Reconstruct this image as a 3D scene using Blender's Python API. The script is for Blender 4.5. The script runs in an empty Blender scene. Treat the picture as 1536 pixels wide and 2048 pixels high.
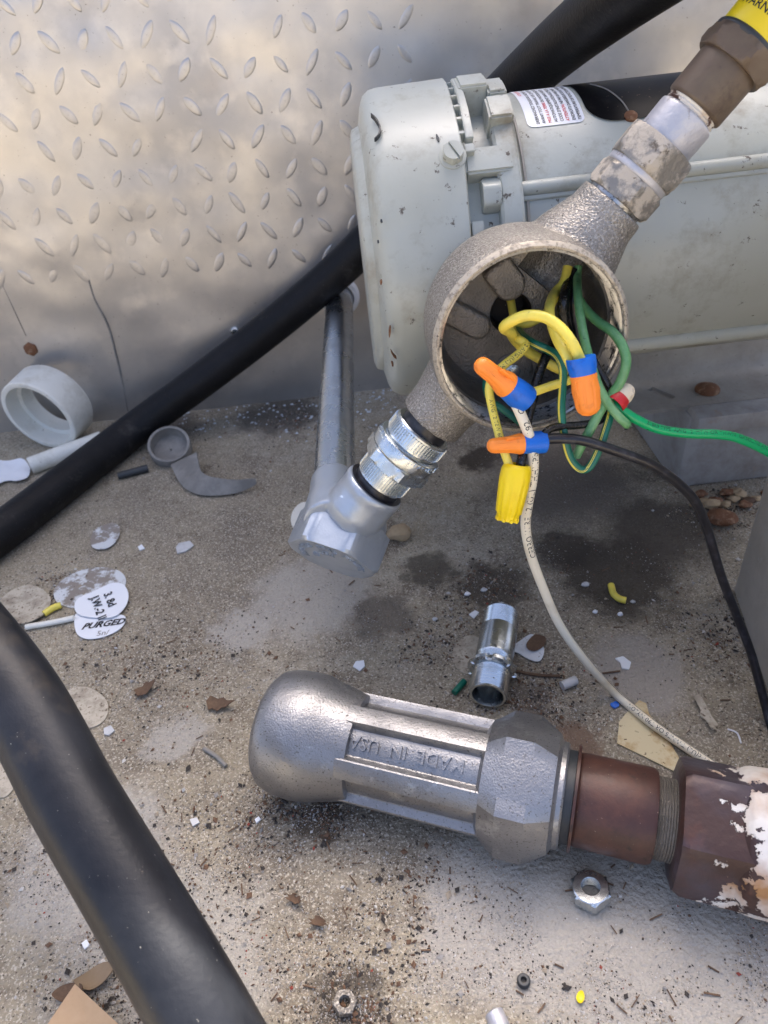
import bpy, bmesh, math, random
from mathutils import Vector, Matrix, noise
random.seed(7)
PI = math.pi; R_ = math.radians
sc = bpy.context.scene; col = sc.collection
V = Vector

# ------------------------------------------------------------------ camera
FPX = 1420.0; PITCH = R_(37.4); ROLL = R_(6.57); CAMZ = .366
cF = V((0, math.cos(PITCH), -math.sin(PITCH))); u0 = V((0, math.sin(PITCH), math.cos(PITCH))); r0 = V((1, 0, 0))
cR = math.cos(ROLL)*r0 - math.sin(ROLL)*u0; cU = math.sin(ROLL)*r0 + math.cos(ROLL)*u0
cO = V((0, 0, CAMZ))
cam = bpy.data.cameras.new('camera'); camo = bpy.data.objects.new('camera', cam); col.objects.link(camo)
mw = Matrix((cR, cU, -cF)).transposed().to_4x4(); mw.translation = cO; camo.matrix_world = mw
cam.sensor_fit = 'VERTICAL'; cam.sensor_height = 36; cam.sensor_width = 27; cam.lens = FPX/2048*36
cam.clip_start = .01; cam.clip_end = 500
cam.dof.use_dof = True; cam.dof.focus_distance = .37; cam.dof.aperture_fstop = 14
sc.camera = camo
# ------------------------------------------------------------------ light
SUN_EL = R_(52); SUN_AZ = R_(12)      # the sun stands behind the metal wall, a little to the right
w = bpy.data.worlds.new('World'); sc.world = w; w.use_nodes = True
sky = w.node_tree.nodes.new('ShaderNodeTexSky'); sky.sky_type = 'NISHITA'; sky.sun_disc = False
sky.sun_elevation = SUN_EL; sky.sun_rotation = SUN_AZ; sky.dust_density = 6; sky.air_density = .5; sky.ozone_density = .2
bg = w.node_tree.nodes['Background']; bg.inputs[1].default_value = .13
w.node_tree.links.new(sky.outputs[0], bg.inputs[0])
sl = bpy.data.lights.new('sun', 'SUN'); sl.energy = 4.0; sl.angle = R_(.5); sl.color = (1, .93, .82)
so = bpy.data.objects.new('sun', sl); col.objects.link(so)
sd = V((math.sin(SUN_AZ)*math.cos(SUN_EL), math.cos(SUN_AZ)*math.cos(SUN_EL), math.sin(SUN_EL)))
so.rotation_euler = sd.to_track_quat('Z', 'Y').to_euler(); so.location = (0, 3, 4)
sc.view_settings.view_transform = 'Standard'; sc.view_settings.look = 'None'; sc.view_settings.gamma = 1
sc.view_settings.exposure = 2.32

# ------------------------------------------------------------------ photo geometry -> world
def ray(x, y): return cF + cR*((x-768)/FPX) - cU*((y-1024)/FPX)
def onY(x, y, Y): d = ray(x, y); return cO + d*(Y/d.y)
def onZ(x, y, z=0.): d = ray(x, y); return cO + d*((z-CAMZ)/d.z)
def depth(p): return (p-cO).dot(cF)
def pix(p):
    q = p-cO; Z = q.dot(cF); return 768+FPX*q.dot(cR)/Z, 1024-FPX*q.dot(cU)/Z
def imgdir(x, y, dx, dy, toward=0.):   # world direction that shows as (dx,dy) and leans to the viewer
    n = -ray(x, y).normalized(); a = (cR*dx - cU*dy); a = (a - n*a.dot(n)).normalized()
    return (a*math.sqrt(1-toward*toward) + n*toward).normalized()
class Axis:
    def __init__(s, a, b):
        s.o = a.copy(); s.d = (b-a).normalized()
    def t(s, x, y):
        r = ray(x, y).normalized(); w0 = s.o-cO; b = s.d.dot(r); d = s.d.dot(w0); e = r.dot(w0)
        return (b*e-d)/(1-b*b)
    def at(s, t): return s.o + s.d*t
    def st(s, x, y, dpx):
        t = s.t(x, y); return (t, dpx*.5*depth(s.at(t))/FPX)
    def r(s, x, y, dpx): return s.st(x, y, dpx)[1]

# ------------------------------------------------------------------ materials
def M(name, c, rough=.5, metal=0., layers=(), bump=0., bscale=400., bdetail=4., spec=.5, coat=0., rvar=0., alpha=1., fine=None):
    m = bpy.data.materials.new(name); m.use_nodes = True; nt = m.node_tree; N = nt.nodes; L = nt.links
    b = N['Principled BSDF']; tc = N.new('ShaderNodeTexCoord')
    b.inputs['Roughness'].default_value = rough; b.inputs['Metallic'].default_value = metal
    b.inputs['Specular IOR Level'].default_value = spec
    if coat: b.inputs['Coat Weight'].default_value = coat; b.inputs['Coat Roughness'].default_value = .15
    if alpha < 1: b.inputs['Alpha'].default_value = alpha
    rgb = N.new('ShaderNodeRGB'); rgb.outputs[0].default_value = (*c, 1); cur = rgb.outputs[0]
    rcur = None; mcur = None
    for ly in layers:   # (colour, scale, lo, hi, detail[, rough, metal, (stretch)])
        nz = N.new('ShaderNodeTexNoise'); nz.inputs['Scale'].default_value = ly[1]; nz.inputs['Detail'].default_value = min(ly[4], 6)
        nz.inputs['Roughness'].default_value = .72 if ly[4] >= 5 else .55
        mp = N.new('ShaderNodeMapping'); mp.inputs['Location'].default_value = (random.random()*9, random.random()*9, random.random()*9)
        if len(ly) > 7: mp.inputs['Scale'].default_value = ly[7]
        L.new(tc.outputs['Object'], mp.inputs[0]); L.new(mp.outputs[0], nz.inputs['Vector'])
        rp = N.new('ShaderNodeMapRange'); rp.inputs['From Min'].default_value = ly[2]; rp.inputs['From Max'].default_value = ly[3]
        L.new(nz.outputs[0], rp.inputs[0])
        mx = N.new('ShaderNodeMix'); mx.data_type = 'RGBA'; L.new(rp.outputs[0], mx.inputs[0]); L.new(cur, mx.inputs[6])
        mx.inputs[7].default_value = (*ly[0], 1); cur = mx.outputs[2]
        if len(ly) > 5 and ly[5] is not None:
            mr = N.new('ShaderNodeMix'); L.new(rp.outputs[0], mr.inputs[0]); mr.inputs[3].default_value = ly[5]
            if rcur: L.new(rcur, mr.inputs[2])
            else: mr.inputs[2].default_value = rough
            rcur = mr.outputs[0]
        if len(ly) > 6 and ly[6] is not None:
            mr = N.new('ShaderNodeMix'); L.new(rp.outputs[0], mr.inputs[0]); mr.inputs[3].default_value = ly[6]
            if mcur: L.new(mcur, mr.inputs[2])
            else: mr.inputs[2].default_value = metal
            mcur = mr.outputs[0]
    L.new(cur, b.inputs['Base Color'])
    if rcur: L.new(rcur, b.inputs['Roughness'])
    elif rvar:
        nz = N.new('ShaderNodeTexNoise'); nz.inputs['Scale'].default_value = bscale*.2; L.new(tc.outputs['Object'], nz.inputs['Vector'])
        rp = N.new('ShaderNodeMapRange'); rp.inputs[1].default_value = .3; rp.inputs[2].default_value = .7
        rp.inputs[3].default_value = rough-rvar; rp.inputs[4].default_value = rough+rvar
        L.new(nz.outputs[0], rp.inputs[0]); L.new(rp.outputs[0], b.inputs['Roughness'])
    if mcur: L.new(mcur, b.inputs['Metallic'])
    if bump:
        nz = N.new('ShaderNodeTexNoise'); nz.inputs['Scale'].default_value = bscale; nz.inputs['Detail'].default_value = bdetail
        L.new(tc.outputs['Object'], nz.inputs['Vector'])
        bp = N.new('ShaderNodeBump'); bp.inputs['Strength'].default_value = 1; bp.inputs['Distance'].default_value = bump
        L.new(nz.outputs[0], bp.inputs['Height']); L.new(bp.outputs[0], b.inputs['Normal'])
        if fine:
            n2 = N.new('ShaderNodeTexNoise'); n2.inputs['Scale'].default_value = fine[0]; n2.inputs['Detail'].default_value = 3
            L.new(tc.outputs['Object'], n2.inputs['Vector'])
            b2 = N.new('ShaderNodeBump'); b2.inputs['Distance'].default_value = fine[1]
            L.new(n2.outputs[0], b2.inputs['Height']); L.new(bp.outputs[0], b2.inputs['Normal']); L.new(b2.outputs[0], b.inputs['Normal'])
    return m

GRIME = (.10, .085, .065)
mt = {}
mt['plate'] = M('worn_metal_plate', (.56, .545, .525), .36, .85, [((.42, .41, .405), 12, .4, .7, 4, .44), ((.60, .58, .555), 40, .50, .80, 4, .34), ((.16, .14, .12), 420, .68, .74, 4, .7, .2), ((.40, .34, .29), 8, .60, .85, 4, .55)], bump=.00028, bscale=16, bdetail=1, fine=(900, .00004))
mt['hose'] = M('black_rubber', (.006, .006, .007), .48, 0, [((.013, .013, .015), 18, .45, .75, 5, .56), ((.10, .095, .09), 900, .70, .78, 2, .7), ((.05, .047, .043), 30, .60, .74, 6, .8)], bump=.00025, bscale=500, spec=.22)
mt['hose_dusty'] = M('dusty_black_rubber', (.008, .009, .012), .38, 0, [((.022, .024, .030), 14, .40, .75, 5, .46), ((.085, .068, .05), 9, .58, .80, 6, .75), ((.24, .23, .21), 700, .735, .80, 2, .7), ((.12, .10, .085), 60, .69, .76, 6, .8)], bump=.00015, bscale=350, spec=.35)
mt['paint'] = M('grey_green_enamel', (.43, .45, .405), .33, 0, [((.36, .365, .31), 11, .48, .8, 4), ((.27, .25, .195), 22, .52, .74, 6, .55), ((.10, .085, .07), 140, .625, .68, 6, .7), ((.20, .08, .03), 60, .76, .775, 6, .8)], bump=.00012, bscale=160)
mt['paint_dirty'] = M('dusty_grey_enamel', (.36, .35, .32), .40, 0, [((.22, .20, .17), 13, .40, .75, 7, .6), ((.10, .09, .07), 240, .62, .75, 5, .7)], bump=.0002, bscale=240)
mt['black_gloss'] = M('black_gloss_plate', (.004, .004, .005), .38, 0, [((.03, .027, .024), 60, .55, .8, 6, .35), ((.16, .12, .09), 500, .68, .74, 3, .6)], spec=.08)
mt['cast'] = M('cast_aluminium_weathered', (.30, .28, .25), .44, .65, [((.20, .18, .155), 24, .42, .72, 4, .55, .55), ((.42, .395, .355), 900, .52, .60, 2, .36), ((.10, .09, .075), 800, .60, .70, 3, .6), ((.08, .065, .05), 16, .62, .80, 5, .75, .2)], bump=.0009, bscale=900, bdetail=2)
mt['cast_shade'] = M('cast_aluminium_shaded', (.24, .22, .195), .46, .6, [((.10, .09, .075), 28, .4, .7, 4, .6, .5), ((.22, .11, .05), 45, .64, .8, 5, .6, .4)], bump=.0008, bscale=850, bdetail=2)  # same alloy with some rust, darkened in colour for the shade inside the box
mt['rim'] = M('worn_rim', (.46, .41, .33), .55, .35, [((.25, .22, .18), 300, .48, .62, 5, .7), ((.05, .04, .03), 90, .60, .66, 5, .8)], bump=.0003, bscale=500)
mt['thread'] = M('machined_thread', (.42, .42, .42), .30, 1., [((.05, .05, .05), 160, .5, .62, 5, .5)])
mt['zinc'] = M('bright_zinc', (.62, .66, .68), .24, 1., [((.42, .45, .46), 45, .5, .75, 5, .38), ((.20, .19, .17), 300, .68, .76, 4, .6, .4)], bump=.0001, bscale=300)
mt['zinc_pipe'] = M('galvanised_conduit', (.62, .66, .70), .26, 1., [((.44, .47, .50), 30, .45, .75, 5, .4, 1., (1, 1, 1))], bump=.00006, bscale=400)
mt['silver'] = M('aluminium_paint', (.44, .485, .54), .30, .55, [((.36, .395, .44), 40, .5, .75, 5, .40), ((.80, .84, .88), 130, .715, .74, 2, .2)], bump=.0003, bscale=150, bdetail=3)
mt['alu'] = M('cast_aluminium_grey', (.32, .32, .325), .36, .85, [((.23, .23, .235), 25, .42, .72, 4, .46), ((.46, .46, .46), 70, .56, .70, 6, .30), ((.14, .13, .12), 900, .60, .70, 3, .6), ((.11, .095, .08), 50, .66, .76, 6, .65, .3)], bump=.00022, bscale=1100, bdetail=2, fine=(160, .0003))
mt['union'] = M('union_with_paint_remnants', (.25, .235, .21), .44, .6, [((.47, .42, .35), 46, .46, .54, 5, .65, .1), ((.13, .11, .09), 120, .60, .68, 5, .7, .3), ((.10, .085, .07), 25, .64, .78, 5, .7, .2)], bump=.0005, bscale=420)
mt['greyal'] = M('dull_grey_fitting', (.50, .50, .53), .46, .55, [((.62, .60, .58), 60, .5, .7, 6, .6, .2), ((.25, .22, .2), 200, .63, .74, 4, .7)], bump=.0003, bscale=420)
mt['brown'] = M('brown_coated_metal', (.115, .082, .058), .5, .2, [((.16, .125, .085), 26, .45, .75, 5, .6), ((.075, .052, .04), 70, .55, .75, 5)], bump=.00015, bscale=300)
mt['rustpipe'] = M('rust_brown_pipe', (.058, .024, .018), .42, .1, [((.095, .038, .025), 40, .5, .7, 5, .5), ((.085, .07, .08), 22, .55, .75, 4, .3), ((.02, .014, .012), 120, .58, .70, 5, .6), ((.30, .22, .16), 700, .70, .76, 3, .7)], bump=.00018, bscale=330)
mt['rusthex'] = M('rusty_painted_hex', (.055, .028, .024), .40, .3, [((.10, .035, .022), 30, .5, .7, 6, .5), ((.09, .09, .12), 14, .52, .72, 4, .34)], bump=.0003, bscale=260)
mt['flake'] = M('flaking_white_paint', (.68, .64, .57), .55, 0, [((.50, .30, .13), 30, .47, .62, 5, .6), ((.07, .03, .02), 55, .56, .60, 5, .5, .2)], bump=.0012, bscale=150, bdetail=6)
mt['rust'] = M('rust', (.17, .075, .035), .8, .1, [((.32, .20, .12), 200, .5, .65, 5)], bump=.0004, bscale=500)
mt['pvc'] = M('off_white_plastic', (.74, .73, .66), .42, 0, [((.48, .45, .36), 30, .5, .8, 6, .55), ((.2, .17, .12), 260, .68, .78, 4, .7)], bump=.00008, bscale=300)
mt['yellow'] = M('yellow_insulation', (.82, .68, .10), .33, 0, [((.62, .54, .10), 120, .5, .75, 4), ((.14, .12, .05), 260, .64, .72, 6, .6)], bump=.00005, bscale=500)
mt['teal'] = M('dark_green_insulation', (.005, .13, .085), .3, 0, [((.02, .17, .10), 120, .5, .7, 4)])
mt['green'] = M('faded_green_insulation', (.10, .28, .11), .34, 0, [((.20, .40, .19), 70, .45, .7, 5, .4), ((.03, .10, .04), 300, .64, .74, 4)])
mt['bright_green'] = M('bright_green_insulation', (.0, .36, .12), .28, 0, [((.005, .012, .008), 170, .64, .655, 6, .4)])
mt['black_wire'] = M('black_insulation', (.012, .012, .016), .3, 0, [((.04, .04, .05), 200, .5, .7, 4, .4)])
mt['shrink'] = M('black_sleeve', (.010, .010, .010), .25, 0, [((.10, .10, .10), 700, .62, .70, 4, .5)], bump=.0004, bscale=700)
mt['cream'] = M('cream_insulation', (.80, .73, .57), .32, 0, [((.55, .47, .32), 60, .5, .8, 4)])
mt['orange'] = M('orange_plastic', (.95, .27, .03), .42, 0, [((.72, .18, .02), 200, .55, .75, 4), ((.20, .09, .04), 220, .67, .74, 6, .6)], bump=.00005, bscale=900)
mt['blue'] = M('blue_plastic', (.0, .13, .60), .4, 0, [((.0, .07, .38), 200, .55, .75, 4), ((.02, .03, .08), 220, .67, .74, 6, .6)], bump=.00004, bscale=900)
mt['yplast'] = M('yellow_plastic', (.90, .66, .005), .36, 0, [((.80, .55, .0), 120, .55, .75, 3)])
mt['red'] = M('red_plastic', (.50, .015, .02), .4)
mt['tan'] = M('tan_plastic', (.66, .58, .44), .45)
mt['print'] = M('black_print', (.012, .012, .013), .5)
mt['redprint'] = M('red_print', (.62, .03, .03), .5)
mt['label'] = M('white_label', (.78, .80, .84), .35)
mt['ylabel'] = M('yellow_label', (.76, .58, .01), .35, 0, [((.20, .15, .03), 60, .60, .68, 7)])
mt['paper'] = M('white_sticker', (.70, .73, .76), .5, 0, [((.42, .40, .37), 45, .52, .75, 7, .7), ((.16, .13, .11), 500, .64, .72, 4, .8)])
mt['paper_clean'] = M('clean_white_sticker', (.76, .79, .83), .45, 0, [((.60, .60, .60), 45, .60, .8, 6)])
mt['sandy_sticker'] = M('sanded_white_sticker', (.60, .63, .65), .55, 0, [((.25, .22, .19), 60, .48, .56, 9, .9)], bump=.0003, bscale=700)
mt['tan_sticker'] = M('yellowed_sticker', (.48, .43, .34), .6, 0, [((.25, .21, .16), 60, .45, .65, 5, .8), ((.12, .09, .06), 400, .58, .68, 4)])
mt['ypaper'] = M('stained_cream_card', (.62, .53, .33), .55, 0, [((.40, .23, .07), 48, .48, .66, 5), ((.12, .08, .04), 260, .64, .72, 4)])
mt['leaf'] = M('dry_leaf', (.10, .058, .034), .8, 0, [((.19, .12, .07), 80, .45, .7, 5)])
mt['leaf_tan'] = M('pale_dry_leaf', (.25, .18, .11), .7, 0, [((.22, .15, .08), 70, .45, .7, 5)])
mt['card'] = M('brown_cardboard', (.56, .37, .21), .75, 0, [((.50, .32, .17), 40, .4, .7, 5)], bump=.0001, bscale=500)
mt['concrete_block'] = M('concrete_block', (.50, .46, .40), .8, 0, [((.36, .33, .28), 12, .4, .7, 7), ((.45, .44, .42), 180, .62, .72, 4)], bump=.0008, bscale=160)
mt['plinth'] = M('damp_concrete_plinth', (.38, .375, .365), .7, 0, [((.20, .17, .14), 18, .45, .75, 7), ((.36, .28, .22), 45, .62, .75, 5)], bump=.0006, bscale=200)
mt['grey_plastic'] = M('dusty_grey_plastic', (.19, .18, .165), .6, 0, [((.30, .285, .26), 50, .45, .7, 5, .8), ((.09, .085, .08), 25, .6, .8, 5)], bump=.0001, bscale=300)
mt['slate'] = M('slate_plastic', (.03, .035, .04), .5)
mt['clear'] = M('milky_plastic', (.52, .53, .54), .3, 0, [((.40, .40, .40), 200, .5, .7, 4)])
mt['pebble'] = M('tan_pebble', (.40, .30, .18), .75, 0, [((.28, .20, .12), 120, .45, .65, 5)], bump=.0003, bscale=300)
mt['darkhole'] = M('hole_shade', (.010, .007, .006), .6)

def floor_mat():
    m = M('dirty_concrete', (.345, .30, .218), .88, 0, [((.20, .172, .135), 6, .40, .66, 6), ((.45, .41, .335), 8, .52, .68, 6), ((.17, .14, .105), 40, .52, .68, 6), ((.50, .455, .375), 900, .54, .64, 2), ((.085, .07, .055), 600, .585, .68, 4)], bump=.0022, bscale=380, bdetail=4, spec=.25)
    nt = m.node_tree; N = nt.nodes; L = nt.links; b = N['Principled BSDF']; tc = N.new('ShaderNodeTexCoord')
    cur = b.inputs['Base Color'].links[0].from_socket; rough = None
    nz = N.new('ShaderNodeTexNoise'); nz.inputs['Scale'].default_value = 55; nz.inputs['Detail'].default_value = 9; nz.inputs['Roughness'].default_value = .65
    L.new(tc.outputs['Object'], nz.inputs['Vector'])
    wob = N.new('ShaderNodeVectorMath'); wob.operation = 'MULTIPLY_ADD'; L.new(nz.outputs['Color'], wob.inputs[0])
    wob.inputs[1].default_value = (.05, .05, 0); L.new(tc.outputs['Object'], wob.inputs[2])
    stains = [(620, 1190, .05, (.40, .375, .33)), (330, 1960, .06, (.42, .395, .345)), (1330, 1900, .07, (.40, .375, .33)), (980, 1840, .045, (.41, .385, .34)), (480, 1260, .025, (.41, .385, .34)), (350, 1480, .022, (.40, .375, .33)), (1280, 1350, .035, (.36, .33, .29)), (180, 1720, .05, (.41, .385, .34)),
              (1235, 1150, .052, (.045, .036, .028)), (1130, 1100, .028, (.06, .05, .04)), (960, 920, .024, (.03, .022, .017)), (860, 1140, .022, (.09, .078, .06)),
              (985, 1170, .030, (.075, .062, .048)), (770, 1230, .026, (.15, .13, .105)), (1330, 1060, .05, (.08, .066, .052)), (1120, 960, .07, (.15, .13, .11)), (690, 2010, .017, (.07, .058, .046)), (640, 1640, .016, (.09, .068, .046)),
              (1150, 1480, .018, (.18, .12, .085)), (1060, 1400, .020, (.13, .11, .09)), (560, 830, .05, (.10, .088, .075)), (330, 850, .04, (.13, .115, .1))]
    for px, py, rad, c in stains:
        P = onZ(px, py)
        ds = N.new('ShaderNodeVectorMath'); ds.operation = 'DISTANCE'; L.new(wob.outputs[0], ds.inputs[0]); ds.inputs[1].default_value = (P.x+.025, P.y+.025, 0)
        mr = N.new('ShaderNodeMapRange'); mr.interpolation_type = 'SMOOTHSTEP'; mr.inputs[1].default_value = rad*1.12; mr.inputs[2].default_value = rad*.55; mr.inputs[4].default_value = .85
        L.new(ds.outputs['Value'], mr.inputs[0])
        mx = N.new('ShaderNodeMix'); mx.data_type = 'RGBA'; L.new(mr.outputs[0], mx.inputs[0]); L.new(cur, mx.inputs[6]); mx.inputs[7].default_value = (*c, 1); cur = mx.outputs[2]
    L.new(cur, b.inputs['Base Color'])
    return m
mt['floor'] = floor_mat()

# ------------------------------------------------------------------ mesh helpers
def tago(o, label=None, cat=None, group=None, kind=None):
    if label: o['label'] = label
    if cat: o['category'] = cat
    if group: o['group'] = group
    if kind: o['kind'] = kind
    return o
def empty(name, loc, label, cat, group=None):
    o = bpy.data.objects.new(name, None); o.empty_display_size = .01; col.objects.link(o); o.location = loc
    return tago(o, label, cat, group)
def rootloc(o):
    while o.parent: o = o.parent
    return o.location
def mk(name, verts, faces, mat, parent=None, angle=40, flat=False, label=None, cat=None, group=None, kind=None, midx=None):
    verts = [V(v) for v in verts]
    if parent is not None: org = rootloc(parent).copy()
    else:
        n = len(verts); org = V((sum(v.x for v in verts)/n, sum(v.y for v in verts)/n, min(v.z for v in verts)))
    me = bpy.data.meshes.new(name); me.from_pydata([v-org for v in verts], [], faces)
    for m_ in (mat if isinstance(mat, (list, tuple)) else [mat]): me.materials.append(m_)
    if midx: me.polygons.foreach_set('material_index', midx)
    if not flat:
        me.polygons.foreach_set('use_smooth', [True]*len(me.polygons)); me.set_sharp_from_angle(angle=R_(angle))
    me.update()
    o = bpy.data.objects.new(name, me); col.objects.link(o)
    if parent is not None: o.parent = parent
    else: o.location = org
    return tago(o, label, cat, group, kind)
def frame(d, ref=None):
    d = d.normalized(); ref = V((0, 0, 1)) if ref is None else ref
    if abs(d.dot(ref.normalized())) > .97: ref = V((1, 0, 0)) if abs(d.x) < .9 else V((0, 1, 0))
    a = (ref - d*ref.dot(d)).normalized(); return a, d.cross(a)
def lathe_geo(o, d, prof, seg=48, rf=None, ref=None, close=True):
    a, b = frame(d, ref); vs = []; fs = []; n = len(prof)
    for t, r in prof:
        for k in range(seg):
            th = 2*PI*k/seg; rr = rf(th, t, r) if rf else r
            vs.append(o + d*t + (a*math.cos(th)+b*math.sin(th))*rr)
    for i in range(n-1):
        for k in range(seg):
            k2 = (k+1) % seg; fs.append((i*seg+k, i*seg+k2, (i+1)*seg+k2, (i+1)*seg+k))
    if close:
        fs.append(tuple(range(seg))[::-1]); fs.append(tuple(range((n-1)*seg, n*seg)))
    # orient outward: profile runs along +d
    return vs, [tuple(reversed(f)) for f in fs] if a.cross(b).dot(d) < 0 else fs
def lathe(name, o, d, prof, mat, parent=None, seg=48, rf=None, ref=None, close=True, **kw):
    vs, fs = lathe_geo(o, d.normalized(), prof, seg, rf, ref, close); return mk(name, vs, fs, mat, parent, **kw)
def hexf(R, rot=0., n=6):
    ap = R*math.cos(PI/n)
    def f(th, t, r):
        a = ((th-rot) % (2*PI/n)) - PI/n; return min(r, ap/math.cos(a))
    return f
def chamfer(t0, t1, R, c=.0022):   # profile for a chamfered hexagon whose corner radius is R
    rc = R*.90
    return [(t0, rc*.97), (t0+c*.15, rc), (t0+c, R*1.02), (t1-c, R*1.02), (t1-c*.15, rc), (t1, rc*.97)]
def catmull(pts, sub=8, closed=False):
    out = []; n = len(pts)
    rng = range(n) if closed else range(n-1)
    for i in rng:
        if closed: p0, p1, p2, p3 = pts[i-1], pts[i], pts[(i+1) % n], pts[(i+2) % n]
        else: p0, p1, p2, p3 = pts[max(i-1, 0)], pts[i], pts[i+1], pts[min(i+2, n-1)]
        for k in range(sub):
            t = k/sub; out.append(.5*((2*p1)+(p2-p0)*t+(2*p0-5*p1+4*p2-p3)*t*t+(3*p1-p0-3*p2+p3)*t**3))
    if not closed: out.append(pts[-1].copy())
    return out
def tube_frames(P):
    T = [(P[min(i+1, len(P)-1)]-P[max(i-1, 0)]).normalized() for i in range(len(P))]
    a, b = frame(T[0]); A = []; B = []
    for t in T:
        a = (a - t*a.dot(t)).normalized(); A.append(a); B.append(t.cross(a))
    return T, A, B
def tube_geo(P, r, seg=14, rf=None):
    T, A, B = tube_frames(P); vs = []; fs = []; n = len(P); s = 0.
    for i in range(n):
        if i: s += (P[i]-P[i-1]).length
        ri = r[min(i, len(r)-1)] if isinstance(r, (list, tuple)) else r
        for k in range(seg):
            th = 2*PI*k/seg; rr = rf(th, s, ri) if rf else ri
            vs.append(P[i]+(A[i]*math.cos(th)+B[i]*math.sin(th))*rr)
    for i in range(n-1):
        for k in range(seg):
            k2 = (k+1) % seg; fs.append((i*seg+k, i*seg+k2, (i+1)*seg+k2, (i+1)*seg+k))
    fs.append(tuple(range(seg))[::-1]); fs.append(tuple(range((n-1)*seg, n*seg)))
    return vs, fs
def tube(name, pts, r, mat, parent=None, seg=14, sub=8, rf=None, **kw):
    P = catmull(pts, sub); vs, fs = tube_geo(P, r, seg, rf); o = mk(name, vs, fs, mat, parent, **kw); return o, P
def boxgeo(c, ex, ey, ez, sx, sy, sz, bev=0):
    bm = bmesh.new(); bmesh.ops.create_cube(bm, size=1)
    for v in bm.verts: v.co = V((v.co.x*sx, v.co.y*sy, v.co.z*sz))
    if bev: bmesh.ops.bevel(bm, geom=bm.edges[:], offset=bev, segments=2, affect='EDGES', profile=.5)
    bm.verts.index_update()
    vs = [c+ex*v.co.x+ey*v.co.y+ez*v.co.z for v in bm.verts]; fs = [tuple(v.index for v in f.verts) for f in bm.faces]; bm.free()
    return vs, fs
X_, Y_, Z_ = V((1, 0, 0)), V((0, 1, 0)), V((0, 0, 1))
def box(name, lo, hi, mat, parent=None, bev=0., **kw):
    lo = V(lo); hi = V(hi); s = hi-lo; vs, fs = boxgeo((lo+hi)/2, X_, Y_, Z_, s.x, s.y, s.z, bev); return mk(name, vs, fs, mat, parent, **kw)
def merge(*gs):
    vs = []; fs = []
    for v, f in gs:
        n = len(vs); vs += list(v); fs += [tuple(i+n for i in q) for q in f]
    return vs, fs
def evalmesh(vs, fs, mods):
    me = bpy.data.meshes.new('tmp'); me.from_pydata([tuple(v) for v in vs], [], fs); o = bpy.data.objects.new('tmp', me); col.objects.link(o)
    ext = []
    for m_ in mods:
        if m_[0] == 'remesh':
            k = o.modifiers.new('r', 'REMESH'); k.mode = 'VOXEL'; k.voxel_size = m_[1]
        elif m_[0] == 'smooth':
            k = o.modifiers.new('s', 'SMOOTH'); k.factor = .5; k.iterations = m_[1]
        elif m_[0] == 'cut':
            cm = bpy.data.meshes.new('c'); cm.from_pydata([tuple(v) for v in m_[1][0]], [], m_[1][1]); co = bpy.data.objects.new('c', cm); col.objects.link(co); ext.append(co)
            bm = bmesh.new(); bm.from_mesh(cm); bmesh.ops.recalc_face_normals(bm, faces=bm.faces); bm.to_mesh(cm); bm.free()
            k = o.modifiers.new('b', 'BOOLEAN'); k.operation = 'DIFFERENCE'; k.object = co; k.solver = 'EXACT'
    dg = bpy.context.evaluated_depsgraph_get(); ev = o.evaluated_get(dg); m2 = ev.to_mesh()
    V2 = [v.co.copy() for v in m2.vertices]; F2 = [tuple(p.vertices) for p in m2.polygons]; ev.to_mesh_clear()
    for q in [o]+ext:
        d_ = q.data; bpy.data.objects.remove(q); bpy.data.meshes.remove(d_)
    return V2, F2
def textgeo(s, size=1., thick=0., align='LEFT', shear=0., bold=0.):
    cu = bpy.data.curves.new('t', 'FONT'); cu.body = s; cu.size = size; cu.extrude = thick; cu.align_x = align; cu.resolution_u = 2; cu.shear = shear; cu.offset = bold
    o = bpy.data.objects.new('t', cu); col.objects.link(o); dg = bpy.context.evaluated_depsgraph_get(); ev = o.evaluated_get(dg); me = ev.to_mesh()
    vs = [v.co.copy() for v in me.vertices]; fs = [tuple(p.vertices) for p in me.polygons]; ev.to_mesh_clear(); bpy.data.objects.remove(o); bpy.data.curves.remove(cu)
    return vs, fs
def text_on(name, s, o, ex, ey, size, mat, parent, thick=0., fn=None, **kw):
    a = kw.pop('align', 'CENTER'); sh = kw.pop('shear', 0.); bo = kw.pop('bold', 0.)
    vs, fs = textgeo(s, size, thick, a, sh, bo); ez = ex.cross(ey)
    vs = [fn(v) if fn else o+ex*v.x+ey*v.y+ez*v.z for v in vs]
    return mk(name, vs, fs, mat, parent, flat=True)
def print_on_tube(name, s, P, s0, size, side, r, mat, parent, flip=1):
    """lettering wrapped on a cable: runs along the cable from arc length s0, facing `side`"""
    T, A, B = tube_frames(P); S = [0.]
    for i in range(1, len(P)): S.append(S[-1]+(P[i]-P[i-1]).length)
    vs, fs = textgeo(s, size, 0, 'LEFT'); out = []
    ymid = size*.35
    for v in vs:
        q = s0+flip*v.x; q = min(max(q, 0), S[-1]-1e-6); i = 0
        while i < len(S)-2 and S[i+1] < q: i += 1
        k = (q-S[i])/max(S[i+1]-S[i], 1e-9); c = P[i].lerp(P[i+1], k); t = T[i].lerp(T[i+1], k).normalized()
        n = (side - t*side.dot(t)).normalized(); u = n.cross(t)*flip; th = (v.y-ymid)/r
        out.append(c+(n*math.cos(th)+u*math.sin(th))*(r+.00006))
    return mk(name, out, fs, mat, parent, flat=True)
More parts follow.
